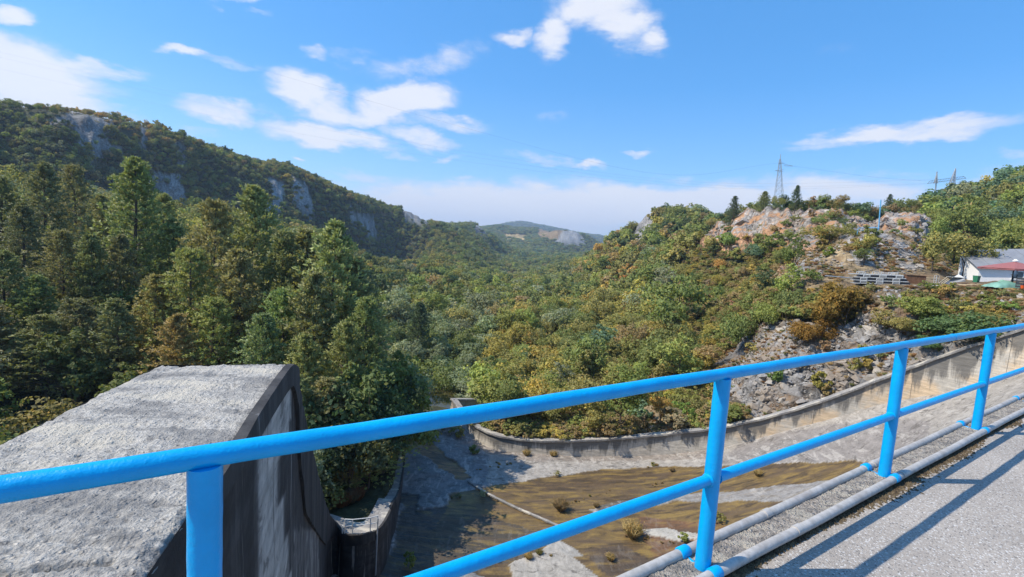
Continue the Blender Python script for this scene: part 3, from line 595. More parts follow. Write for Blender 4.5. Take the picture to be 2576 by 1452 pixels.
# ------------------------------------------------------------------ channel floor
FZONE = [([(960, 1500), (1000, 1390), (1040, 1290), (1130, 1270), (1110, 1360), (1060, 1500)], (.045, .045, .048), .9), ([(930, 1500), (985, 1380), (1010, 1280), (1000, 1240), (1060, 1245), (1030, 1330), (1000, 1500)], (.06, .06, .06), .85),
         ([(1030, 1105), (1075, 1100), (1115, 1140), (1192, 1205), (1150, 1205), (1085, 1155), (1035, 1130)], (.24, .13, .06), 1.),
         ([(1225, 1222), (1500, 1182), (1800, 1170), (2175, 1160), (2260, 1180), (2120, 1205), (1830, 1237), (1650, 1245), (1480, 1282), (1500, 1300), (1700, 1262), (1900, 1262), (2050, 1255), (1980, 1330), (1800, 1480), (1560, 1600), (1380, 1600), (1300, 1480), (1180, 1440), (1060, 1452), (1100, 1330), (1130, 1250)], (.165, .110, .042), 1.),
         ([(1480, 1284), (1650, 1243), (1830, 1236), (2130, 1204), (2300, 1180), (2250, 1240), (1960, 1262), (1700, 1262), (1540, 1287)], (.25, .24, .23), .3),
         ([(1500, 1272), (1560, 1258), (1700, 1250), (1650, 1270), (1500, 1285)], (.10, .095, .09), .3),
         ([(1600, 1300), (1750, 1310), (1960, 1340), (1850, 1420), (1700, 1452), (1640, 1400)], (.15, .08, .04), .8), ([(1470, 1385), (1560, 1370), (1660, 1420), (1720, 1480), (1560, 1480)], (.075, .055, .038), .8), ([(1300, 1225), (1520, 1196), (1700, 1186), (1690, 1200), (1480, 1225), (1330, 1245)], (.10, .066, .034), 1.),
         ([(1130, 1290), (1230, 1300), (1330, 1330), (1420, 1340), (1330, 1400), (1150, 1452), (1060, 1460), (1090, 1340)], (.07, .06, .045), .8),  # wet floor made darker: the pier's cast shadow is put into the colour
         ([(1280, 1420), (1390, 1370), (1470, 1420), (1560, 1500), (1300, 1500)], (.31, .29, .26), 0.), ([(1350, 1345), (1390, 1340), (1470, 1400), (1420, 1400)], (.30, .285, .26), 0.),
         ([(1780, 1352), (1860, 1352), (1960, 1372), (1940, 1385), (1850, 1370)], (.29, .27, .24), 0.), ([(1590, 1335), (1680, 1330), (1790, 1350), (1720, 1362), (1640, 1350)], (.36, .34, .3), 0.),
         ([(1800, 1165), (1850, 1120), (2000, 1082), (2200, 1058), (2340, 1060), (2330, 1140), (2170, 1160)], (.225, .205, .19), 0.),
         ([(1200, 1100), (1330, 1142), (1500, 1150), (1780, 1134), (1790, 1152), (1500, 1163), (1330, 1158), (1180, 1125)], (.23, .20, .175), 0.)]
def build_floor():
    xs = np.arange(-16, 50, .15); ys = np.arange(22, 62, .15); X, Y = np.meshgrid(xs, ys); Z = floor_z(X, Y)
    P = np.stack([X, Y, Z], -1); px, py = proj(P)
    px = px+fbm(X/1.6, Y/1.6, s=51)*26+fbm(X/.4, Y/.4, s=53, o=2)*8; py = py+fbm(X/1.6, Y/1.6, s=52)*12
    C = np.empty(X.shape+(3,)); C[:] = (.30, .275, .245); Wt = np.zeros(X.shape)
    left = px < 1225; C[left] = (.20, .195, .195)  # left floor darker: the pier's shade is put into the base colour
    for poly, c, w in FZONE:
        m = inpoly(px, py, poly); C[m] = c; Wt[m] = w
    rel = ridged(X/2.6, Y/2.6, s=60)-.5; slab = np.floor((X*.8+Y*.35)/2.4+fbm(X/3, Y/3, s=61)*1.1)
    sh = (_h(slab.astype(np.int64), slab.astype(np.int64)*3, slab.astype(np.int64)*0, 5)-.5)
    dry = 1-Wt
    Z = Z + dry*(.10*rel+.10*sh) + fbm(X/.5, Y/.5, s=62)*.06*dry - .05*Wt
    # sharper rock ledges on the left, in the pier's shade
    rk = np.clip((1240-px)/60, 0, 1)*dry*np.clip((py-1110)/20, 0, 1); Z = Z + rk*(.55*(ridged(X/4, Y/3, s=66)-.5)+.15*fbm(X/.8, Y/.8, s=67))
    keep = in_channel(X, Y, 0.0)
    d = dist_poly(X, Y, CH+[CH[0]]); keep |= (d < .5)
    nr, na = X.shape; i = np.arange(nr-1)[:, None]*na+np.arange(na-1)[None]
    fk = keep[:-1, :-1] & keep[1:, :-1] & keep[:-1, 1:] & keep[1:, 1:]
    Fq = np.stack([i, i+1, i+na+1, i+na], -1)[fk].reshape(-1, 4)
    used, inv = np.unique(Fq, return_inverse=True); V = np.stack([X, Y, Z], -1).reshape(-1, 3)[used]
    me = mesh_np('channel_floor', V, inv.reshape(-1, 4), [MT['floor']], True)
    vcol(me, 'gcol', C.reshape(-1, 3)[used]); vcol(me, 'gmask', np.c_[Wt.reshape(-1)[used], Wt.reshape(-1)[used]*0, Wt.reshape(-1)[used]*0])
    tag(link('channel_floor', me), kind='structure')
build_floor()
# river pool beyond the basin
def build_river():
    pts = [(-9, 58), (-7.5, 57), (-6, 60), (-6.5, 68), (-8, 78), (-10, 86), (-14, 86), (-14, 74), (-12, 64)]
    m = MB(); z = [float(ground_z(x, y, False)) for x, y in pts]; zz = np.mean(z)+.5
    m.quad(*[(x, y, zz) for x, y in pts][::-1]); m.F[-1] = m.F[-1][::-1]
    tag(m.build('river_water', MT['water']), kind='structure')
build_river()

# ------------------------------------------------------------------ dam crest: road, kerb, railing
DV = np.array([.8356034, .5493331]); DV /= np.linalg.norm(DV); NV = np.array([DV[1], -DV[0]])     # along the crest, and away from the valley (towards the road)
B0 = np.array([1.05549, 2.31299]); NB = B0 @ NV; SB = B0 @ DV
def cr(s, n, z): p = DV*s+NV*n; return (p[0], p[1], z)            # crest coordinates: s along, n across (valley = smaller n)
def strip(name, s0, s1, prof, mat, step=1.0, parent=None, noise=0.):
    k = int((s1-s0)/step)+1; V = []; F = []; m = len(prof)
    for i in range(k+1):
        s = s0+(s1-s0)*i/k
        for n, z in prof: V.append(cr(s, n, z))
    for i in range(k):
        for j in range(m-1): F.append((i*m+j, i*m+j+1, (i+1)*m+j+1, (i+1)*m+j))
    mb = MB(); mb.add(V, F); return mb.build(name, mat, parent)
ROADN = NB+.072
o = strip('road', -14, 62, [(ROADN-.03, .045), (ROADN+6.5, .045)], MT['asphalt']); tag(o, kind='structure')
# worn top of the kerb as real relief
def build_kerb():
    s = np.arange(-3, 24, .012); n = np.linspace(NB-.135, NB+.072, 19); S, N = np.meshgrid(s, n, indexing='ij')
    Z = .080+.012*fbm(S*28, N*28, o=3, s=81)+.010*(vnoise(S*75, N*75, s=82)-.5)
    P = S[..., None]*DV+N[..., None]*NV; Z[:, -1] = -.02; Z[:, 0] = -.02; V = np.concatenate([P, Z[..., None]], -1).reshape(-1, 3); a, b = S.shape
    i = np.arange(a-1)[:, None]*b+np.arange(b-1)[None]; Fq = np.stack([i, i+b, i+b+1, i+1], -1).reshape(-1, 4)[:, ::-1]
    o = link('kerb', mesh_np('kerb', V, Fq, [MT['kerb']], True)); tag(o, kind='structure')
    o = strip('kerb_far', 24, 62, [(NB-.135, .07), (NB+.07, .07), (NB+.072, -.01)], MT['kerb'], parent=None); tag(o, kind='structure')
build_kerb()
o = strip('dam_wall', -14, 62, [(NB+.05, .02), (NB-.142, .02), (NB-.142, -1.2), (NB-.35, -1.25), (NB-.6, -27), (NB+6.6, -27), (ROADN+6.5, .035), (NB+.05, .01)], MT['wallconc'])
tag(o, 'concrete dam face under the blue railing and kerb', 'dam')
POSTS = [-.97, 0, 1.005, 2.02, 2.99, 4.0, 5.0, 6.0]; SP = 2.2; HR = .985+.1
def rail_lean(k): return .018        # posts lean very slightly
def build_railing():
    g = empty('railing', cr(SB, NB, .06), 0, 'bright blue painted tube railing along the edge of the dam road', 'railing')
    g.rotation_euler = (0, 0, 0); off = Vector(cr(SB, NB, .06))
    def T(p): return tuple(Vector(p)-off)
    s0, s1 = SB-2.6*SP, SB+6.6*SP
    # slightly uneven hand-painted tubes
    def tubeline(z, r, name):
        ns = 260; pts = [T(cr(s0+(s1-s0)*i/ns, NB+.0015*math.sin(i*.9), z+.0012*math.sin(i*.31))) for i in range(ns+1)]
        rad = [r*(1+.012*math.sin(i*1.7)) for i in range(ns+1)]
        MB().tube(pts, rad, 24).build(name, MT['blue'], g, True)
    tubeline(HR, .0285, 'top_rail')
    for j in range(len(POSTS)-1):
        a, b = SB+SP*POSTS[j], SB+SP*POSTS[j+1]; zm = .55
        MB().tube([T(cr(a+(b-a)*t, NB, zm)) for t in np.linspace(0, 1, 12)], .0275, 20).build('mid_rail', MT['blue'], g, True)
        for e, q in ((a+.0385, 1), (b-.0385, -1)): MB().tube([T(cr(e-q*.004, NB, zm)), T(cr(e+q*.006, NB, zm))], [.034, .0285], 20).build('weld_bead', MT['blue'], g, True)
    MB().tube([T(cr(SB-2.6*SP, NB, .55)), T(cr(SB+SP*POSTS[0], NB, .55))], .0275, 20).build('mid_rail', MT['blue'], g, True)
    for k in POSTS:
        s = SB+SP*k; p = MB(); n = 26
        p.tube([T(cr(s, NB, .045+(HR-.02-.045)*i/n)) for i in range(n+1)], [.0385*(1+.012*math.sin(i*2.3+k)) for i in range(n+1)], 28)
        p.build('post', MT['blue'], g, True)
        c = MB(); c.tube([T(cr(s, NB-.125, .075)), T(cr(s, NB, .062)), T(cr(s, NB+.03, .062)), T(cr(s, NB+.06, .08))], .014, 10)
        c.build('bracket', MT['blue'], g, True)
        for nn_ in (NB-.118, NB+.068):
            MB().tube([T(cr(s-.035, nn_, .09)), T(cr(s-.028, nn_, .09)), T(cr(s+.028, nn_, .09)), T(cr(s+.035, nn_, .09))], [.0295, .033, .033, .0295], 24).build('collar', MT['blue'], g, True)
    MB().tube([T(cr(SB+SP*1.5-.006, NB, HR)), T(cr(SB+SP*1.5+.006, NB, HR))], .0305, 24).build('weld_bead', MT['blue'], g, True)
build_railing()
for nn_, lab in ((NB+.068, 'grey steel tube along the road side of the kerb'), (NB-.118, 'grey steel tube along the valley side of the kerb')):
    m = MB(); ns = 120
    pts = [cr(SB-6+30*i/ns, nn_+.002*math.sin(i*.7), .086+.0015*math.sin(i*1.3)) for i in range(ns+1)]; m.tube(pts, .0275, 22)
    o = m.build('conduit_pipe', MT['pipe'], None, True); tag(o, lab, 'pipe')
    for q in (.55, 1.62, 3.1, 4.6): MB().tube([cr(SB+q*1.45-.03, nn_, .09), cr(SB+q*1.45+.03, nn_, .09)], .0292, 22).build('joint_sleeve', MT['pipe'], o, True)
def build_moss():
    m = MB(); rnd = random.Random(4)
    for i in range(11000):
        s = SB-1.2+abs(rnd.gauss(0, 1))*.2+rnd.random()**1.3*13; lump = vnoise(s*2.3, 0.)*1. ; w = .012+.055*max(0, float(lump)-.2)
        n = ROADN+.002+abs(rnd.gauss(0, w)); h = .004+.010*rnd.random(); a = rnd.random()*6.28; L = .006+.014*rnd.random()
        c = Vector(cr(s, n, .0455)); d1 = Vector((math.cos(a), math.sin(a), 0))*L; d2 = Vector((-math.sin(a), math.cos(a), 0))*L*.7
        m.add([c+d1, c+d2, c-d1, c-d2, c+Vector((0, 0, h))], [(0, 1, 4), (1, 2, 4), (2, 3, 4), (3, 0, 4)])
    o = m.build('moss', MT['moss']); tag(o, 'dark brown moss and dirt along the foot of the kerb pipe', 'moss', kind='stuff')
build_moss()

# ------------------------------------------------------------------ left pier and training wall
def build_pier():
    g = empty('spillway_pier', (-5, 8, -1.5), 0, 'massive weathered grey concrete pier left of the spillway', 'pier'); off = np.array([-5, 8, -1.5])
    u = np.array([-.305, .952]); n = np.array([u[1], -u[0]])       # n points to the channel
    # top: eroded slab following the first five rim points
    R = dens(RIM[:5], 60); i5 = len(R); W = 2.95
    ss = np.linspace(0, W, 150); keepn = i5
    V = np.empty((keepn, len(ss), 3))
    V[..., 0] = R[:, 0][:, None]-n[0]*ss; V[..., 1] = R[:, 1][:, None]-n[1]*ss; V[..., 2] = R[:, 2][:, None]
    e = np.minimum(ss, W-ss)[None]; x, y = V[..., 0], V[..., 1]
    V[..., 2] += .05*fbm(x*2.2, y*2.2, s=91)+.035*fbm(x*9, y*9, s=92, o=4)+.03*(vnoise(x*24, y*24, s=93)-.5)-.05*np.clip(vnoise(x*4, y*4, s=90)-.72, 0, 1)/.28 - .10*np.exp(-e/.05)*(.4+vnoise(x*6, y*6, s=94))
    for q in ((4.6, 1.4), (7.7, 2.0), (10.9, 1.0)):              # thin cracks across
        t = (R[:, 0]*u[0]+R[:, 1]*u[1])[:, None]; V[..., 2] -= .08*np.exp(-((t-q[0]-.12*fbm(ss*1.4, ss*0, s=int(q[0]*7))[None])/.03)**2)*(np.abs(ss[None]-q[1]) < 1.1)
    V[..., 0] += (e < .02)*n[0]*.07*(vnoise(x*5, y*5, s=95)-.5)*np.sign(W/2-ss); V[..., 1] += (e < .02)*n[1]*.07*(vnoise(x*5, y*5, s=96)-.5)
    a, b = V.shape[:2]; i = np.arange(a-1)[:, None]*b+np.arange(b-1)[None]; Fq = np.stack([i, i+1, i+b+1, i+b], -1).reshape(-1, 4)
    link('pier_top', mesh_np('pier_top', V.reshape(-1, 3)-off, Fq, [MT['agg']], True), g)
    # channel side face, full rim: from rim down to the channel floor with a batter
    RR = dens(RIM, 8); tang = np.gradient(RR[:, :2], axis=0); tang /= np.linalg.norm(tang, axis=1)[:, None]+1e-9; nr_ = np.c_[tang[:, 1], -tang[:, 0]]
    for _ in range(6): nr_[1:-1] = (nr_[:-2]+nr_[1:-1]*2+nr_[2:])/4
    nr_ /= np.linalg.norm(nr_, axis=1)[:, None]
    kz = 90; F = np.linspace(0, 1, kz)**1.1; bot = -23.
    V = np.empty((len(RR), kz, 3)); H = (RR[:, 2]-bot)[:, None]*F[None]
    bat = .02*H+.05*fbm(RR[:, 0][:, None]+H*0, RR[:, 1][:, None]*1.2, H*.8, s=97)
    V[..., 0] = RR[:, 0][:, None]+nr_[:, 0][:, None]*bat; V[..., 1] = RR[:, 1][:, None]+nr_[:, 1][:, None]*bat; V[..., 2] = RR[:, 2][:, None]-.04-H
    a, b = V.shape[:2]; i = np.arange(a-1)[:, None]*b+np.arange(b-1)[None]; Fq = np.stack([i, i+b, i+b+1, i+1], -1).reshape(-1, 4)
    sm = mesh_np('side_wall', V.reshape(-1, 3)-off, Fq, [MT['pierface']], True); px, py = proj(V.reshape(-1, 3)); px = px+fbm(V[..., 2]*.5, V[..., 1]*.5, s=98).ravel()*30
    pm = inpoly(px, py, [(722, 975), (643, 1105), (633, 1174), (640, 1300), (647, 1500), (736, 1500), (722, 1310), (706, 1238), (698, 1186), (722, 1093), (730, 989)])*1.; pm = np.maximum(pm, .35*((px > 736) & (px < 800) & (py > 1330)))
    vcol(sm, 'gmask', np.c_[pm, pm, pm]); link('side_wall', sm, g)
    # projecting edge band below the rim: thin along the pier, deep down the slope
    j0 = 3*8; R2 = RR[j0:]; N2 = nr_[j0:]; nb = len(R2); th = np.interp(np.arange(nb)/8+3, [3, 4, 5, 6, 7, 8, 9, 10, 11, 12, 13, 17, 22], [.32, .55, 1.9, 3.1, 3.0, 2.9, 2.8, 2.5, 1.5, .9, .75, .6, .4])
    pr = .10; V = []; Fc = []
    for k in range(nb):
        p = R2[k]; q = N2[k]
        for (o_, dz) in ((-.05, .02), (pr, .0), (pr+.015*th[k], -th[k]), (-.02, -th[k]-.03)): 
            jj = .05*(float(vnoise(k*.9, dz*3+o_*5, s=131))-.5)*(1.4 if dz > -.1 else 1.) if k < nb-16 else 0; V.append((p[0]+q[0]*(o_+jj)-off[0], p[1]+q[1]*(o_+jj)-off[1], p[2]+dz+jj-off[2]))
    for k in range(nb-1):
        for j in range(3): Fc.append((k*4+j, (k+1)*4+j, (k+1)*4+j+1, k*4+j+1))
    m = MB().add(V, Fc); m.build('edge_band', MT['fascia'], g)
    # top surface of the sloping wall, then the walkway at its foot
    R3 = RR[4*8:]; N3 = nr_[4*8:]; w = np.interp(np.arange(len(R3)), [0, 40, 70, 100, len(R3)], [2.9, 2.9, 2.7, 2.5, 2.2]); m = MB(); V = []; Fc = []
    left = np.array([p[:2]-np.array(q)*ww for p, q, ww in zip(R3, N3, w)])
    # the inner edge stays a simple line: from the pier's far left corner to the foot and on
    LE = dens([(-8.3, 11.2), (-8.9, 13), (-9.5, 15), (-10.4, 17.8), (-11.5, 21.2), (-12.5, 24.8), (-13.3, 28.2), (-13, 30.6), (-11.6, 31.6), (-10.4, 31.5), (-9.5, 31.2), (-9.1, 31.4), (-9.0, 31.8), (-8.95, 32.3), (-8.95, 33.4), (-9.05, 34.8), (-9.2, 36.8), (-9.7, 40.2), (-10.7, 46.2), (-11.6, 50.2)], 8)
    ii = np.linspace(0, len(LE)-1, len(R3)); LEi = np.stack([np.interp(ii, np.arange(len(LE)), LE[:, c]) for c in (0, 1)], -1)
    for k in range(len(R3)):
        for t in np.linspace(0, 1, 7):
            q = R3[k][:2]*(1-t)+LEi[k]*t; V.append((q[0]-off[0], q[1]-off[1], R3[k][2]-off[2]+.03*math.sin(k*.9+t*8)*.3))
    for k in range(len(R3)-1):
        for j in range(6): Fc.append((k*7+j, k*7+j+1, (k+1)*7+j+1, (k+1)*7+j))
    m.add(V, Fc); m.build('wall_top', MT['coping'], g)
    # far-left side and the back so that the pier is a solid
    m = MB(); L0 = [(RIM[k][0]-n[0]*W, RIM[k][1]-n[1]*W, RIM[k][2]-.06) for k in range(5)]
    V = [];
    for p in L0: V += [(p[0]-off[0], p[1]-off[1], p[2]-off[2]), (p[0]-off[0]-.3, p[1]-off[1], -24-off[2])]
    m.add(V, [(2*k, 2*k+1, 2*k+3, 2*k+2) for k in range(4)])
    V = []
    for k in range(len(R3)): V += [(LEi[k][0]-off[0], LEi[k][1]-off[1], R3[k][2]-off[2]), (LEi[k][0]-off[0], LEi[k][1]-off[1], -24-off[2])]
    m.add(V, [(2*k, 2*k+1, 2*k+3, 2*k+2) for k in range(len(R3)-1)])
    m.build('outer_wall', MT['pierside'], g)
build_pier()

# short railing on the walkway at the pier's foot
def build_walk_rail():
    g = empty('walkway_railing', (-8.9, 30.3, -18), 0, 'small pale railing with long down pole on the walkway below the pier', 'railing'); off = Vector((-8.9, 30.3, -18))
    pts = [onz(867, 1342, -18), onz(886, 1343, -18), onz(931, 1338, -18), onz(949, 1333, -18)]
    tops = []
    for k, p in enumerate(pts):
        p = Vector(p)-off; q = p+Vector((0, 0, .98)); tops.append(q); MB().tube([p, q], .04, 8).build('post', MT['whitemetal'], g)
    for f in (1., .55): MB().tube([Vector(t)-Vector((0, 0, .98*(1-f))) for t in tops], .033, 8).build('rail', MT['whitemetal'], g)
    p = Vector(pts[3])-off+Vector((.05, -.12, 0)); MB().tube([p+Vector((0, 0, .9)), p+Vector((0, -.05, -3.1))], .045, 8).build('down_pole', MT['galv'], g)
    q = Vector(onz(861, 1342, -18))-off; MB().tube([q, q+Vector((0, 0, .55))], .035, 8).build('post', MT['whitemetal'], g)
build_walk_rail()

# ------------------------------------------------------------------ right retaining wall
def build_wall():
    c = WTOP.mean(0); g = empty('retaining_wall', c, 0, 'long curved stained concrete retaining wall on the far side of the spillway', 'wall')
    P = WTOP; tg = np.gradient(P[:, :2], axis=0); tg /= np.linalg.norm(tg, axis=1)[:, None]; N = np.c_[-tg[:, 1], tg[:, 0]]     # N points to the hillside
    if (N[60] @ np.array([0, 1])) < 0: N = -N
    fz = floor_z(P[:, 0], P[:, 1])
    kz = 22; V = np.empty((len(P), kz, 3)); f = np.linspace(0, 1, kz)[None]; H = (P[:, 2]-.22-(fz-.5))[:, None]
    zz = P[:, 2][:, None]-.22-H*f; bt = -.06*H*f+.035*fbm(P[:, 0][:, None]*1.1+f*0, P[:, 1][:, None]*1.1, zz*2.2, s=101)
    V[..., 0] = P[:, 0][:, None]+N[:, 0][:, None]*(.12+bt); V[..., 1] = P[:, 1][:, None]+N[:, 1][:, None]*(.12+bt); V[..., 2] = zz
    # split the face into cast bays, each a part
    a, b = V.shape[:2]; bay = 5; fm = f+0*V[..., 0]; wmk = np.clip((proj(V)[0]-1780)/120, .12, 1)
    for s0 in range(0, a-1, bay):
        s1 = min(a-1, s0+bay); Vb = V[s0:s1+1].copy(); k = s1-s0+1
        off2 = .02*((s0//bay) % 3-1); Vb[..., 0] -= N[s0, 0]*off2; Vb[..., 1] -= N[s0, 1]*off2
        i = np.arange(k-1)[:, None]*b+np.arange(b-1)[None]; Fq = np.stack([i, i+b, i+b+1, i+1], -1).reshape(-1, 4)
        wm_ = mesh_np('wall_bay', Vb.reshape(-1, 3)-c, Fq, [MT['wallface']], True); vcol(wm_, 'gmask', np.c_[fm[s0:s1+1].ravel(), wmk[s0:s1+1].ravel(), 0*fm[s0:s1+1].ravel()]); link('wall_bay', wm_, g)
    m = MB(); V2 = []; F2 = []; prof = ((.12, -.24), (-.08, -.22), (-.09, -.02), (-.05, .0), (.62, .02), (.64, -.25), (.64, -2.5))
    for k in range(len(P)):
        for o_, dz in prof:
            jz = .02*math.sin(k*1.3+o_*9); V2.append((P[k, 0]+N[k, 0]*o_-c[0], P[k, 1]+N[k, 1]*o_-c[1], P[k, 2]+dz+jz-c[2]))
    w = len(prof)
    for k in range(len(P)-1):
        for j in range(w-1): F2.append((k*w+j, k*w+j+1, (k+1)*w+j+1, (k+1)*w+j))
    m.add(V2, F2).build('coping', MT['coping'], g)
    # return leg at the left end
    e0 = P[0]; e1 = atY(1195, 1000, 64); m = MB(); d = (e1-e0); 
    m.bar((e0+(0, 0, -.12))-c, (e1+(0, 0, -.3))-c, .6, .24); m.build('return_coping', MT['coping'], g)
    m = MB(); m.bar((e0+(0, 0, -1.6))-c, (e1+(0, 0, -1.7))-c, .45, 2.6); m.build('return_wall', MT['wallconc'], g)
build_wall()
# low concrete sill that crosses the basin diagonally
def build_sill():
    pp = [(1178, 1213), (1225, 1243), (1290, 1275), (1345, 1300), (1415, 1330)]; P = []
    for a, b in pp:
        Yg = np.linspace(30, 60, 400); q = np.array([atY(a, b, Y) for Y in Yg]); dz = q[:, 2]-floor_z(q[:, 0], q[:, 1]); k = np.argmin(np.abs(dz)); P.append(q[k])
    P = dens(P, 8); P[:, 2] = floor_z(P[:, 0], P[:, 1])+.08; m = MB(); m.tube(P, [.13+.02*math.sin(k*2.1) for k in range(len(P))], 6)
    o = m.build('concrete_sill', MT['coping']); tag(o, 'thin pale concrete sill crossing the algae covered basin diagonally', 'sill')
build_sill()
def on_surface(px, py, fn, y0=25, y1=130):
    Yg = np.linspace(y0, y1, 1500); d = ray(px, py); q = EYE + d[None]*(Yg/d[1])[:, None]
    dz = q[:, 2]-fn(q[:, 0], q[:, 1]); s = np.where((dz[:-1] > 0) & (dz[1:] <= 0))[0]
    k = s[0] if len(s) else int(np.argmin(np.abs(dz))); return q[k]

# ------------------------------------------------------------------ loose rock
def rock_mesh(name, seed, mat, n=16, sq=(1, .8, .6)):
    rnd = random.Random(seed); bm = bmesh.new()
    for i in range(n):
        v = Vector((rnd.gauss(0, 1), rnd.gauss(0, 1), rnd.gauss(0, 1))).normalized()*(.75+.35*rnd.random()); bm.verts.new((v.x*sq[0], v.y*sq[1], v.z*sq[2]))
    r = bmesh.ops.convex_hull(bm, input=bm.verts)
    bmesh.ops.delete(bm, geom=[v for v in bm.verts if not v.link_faces], context='VERTS')
    me = bpy.data.meshes.new(name); bm.to_mesh(me); bm.free(); me.materials.append(mat); return me
ROCKS = [rock_mesh('rock', s, MT['rock'], 12+s % 5, ((1, .75, .5), (1, .9, .75), (1, .6, .45))[s % 3]) for s in range(6)]
OROCKS = [rock_mesh('rock', 40+s, MT['orock'], 13, (1, .8, .6)) for s in range(2)]
def gn_scatter(name, protos, pts, kind, rot, scale, tint=None, label=None, cat=None):
    """one 'stuff' object: points carrying instances of visible prototype objects"""
    me = bpy.data.meshes.new(name); n = len(pts); me.vertices.add(n); me.vertices.foreach_set('co', np.asarray(pts, np.float32).ravel())
    def at(nm, ty, key, a): q = me.attributes.new(nm, ty, 'POINT'); q.data.foreach_set(key, np.asarray(a).ravel())
    at('pick', 'INT', 'value', np.asarray(kind, np.int32)); at('rot', 'FLOAT_VECTOR', 'vector', np.asarray(rot, np.float32)); at('size', 'FLOAT_VECTOR', 'vector', np.asarray(scale, np.float32))
    if tint is not None: at('tint', 'FLOAT_VECTOR', 'vector', np.asarray(tint, np.float32))
    o = link(name, me); ng = bpy.data.node_groups.new(name, 'GeometryNodeTree')
    ng.interface.new_socket('Geometry', in_out='INPUT', socket_type='NodeSocketGeometry'); ng.interface.new_socket('Geometry', in_out='OUTPUT', socket_type='NodeSocketGeometry')
    N = ng.nodes; L = ng.links; gi = N.new('NodeGroupInput'); go = N.new('NodeGroupOutput'); jn = N.new('GeometryNodeJoinGeometry')
    def attr(nm, ty): a = N.new('GeometryNodeInputNamedAttribute'); a.data_type = ty; a.inputs[0].default_value = nm; return a.outputs[0]
    kp, rt, sc = attr('pick', 'INT'), attr('rot', 'FLOAT_VECTOR'), attr('size', 'FLOAT_VECTOR')
    for i, po in enumerate(protos):
        cmp = N.new('FunctionNodeCompare'); cmp.data_type = 'INT'; cmp.operation = 'EQUAL'; L.new(kp, cmp.inputs[2]); cmp.inputs[3].default_value = i
        oi = N.new('GeometryNodeObjectInfo'); oi.inputs[0].default_value = po; oi.transform_space = 'ORIGINAL'; oi.inputs['As Instance'].default_value = True
        ip = N.new('GeometryNodeInstanceOnPoints'); L.new(gi.outputs[0], ip.inputs['Points']); L.new(cmp.outputs[0], ip.inputs['Selection'])
        L.new(oi.outputs['Geometry'], ip.inputs['Instance']); L.new(rt, ip.inputs['Rotation']); L.new(sc, ip.inputs['Scale']); L.new(ip.outputs[0], jn.inputs[0])
    L.new(jn.outputs[0], go.inputs[0]); md = o.modifiers.new('scatter', 'NODES'); md.node_group = ng
    tag(o, label, cat, kind='stuff'); return o
def surf_z(x, y):
    """height of the built terrain mesh incl. its crags (nearest vertex by range/azimuth)"""
    az = np.arctan2(x, y); r = np.hypot(x, y)
    ia = np.clip(np.rint((az-GA[0, 0])/(GA[0, 1]-GA[0, 0])).astype(int), 0, GA.shape[1]-1); ir = np.clip(np.searchsorted(GR[:, 0], r), 0, GR.shape[0]-1)
    return GZ[ir, ia]
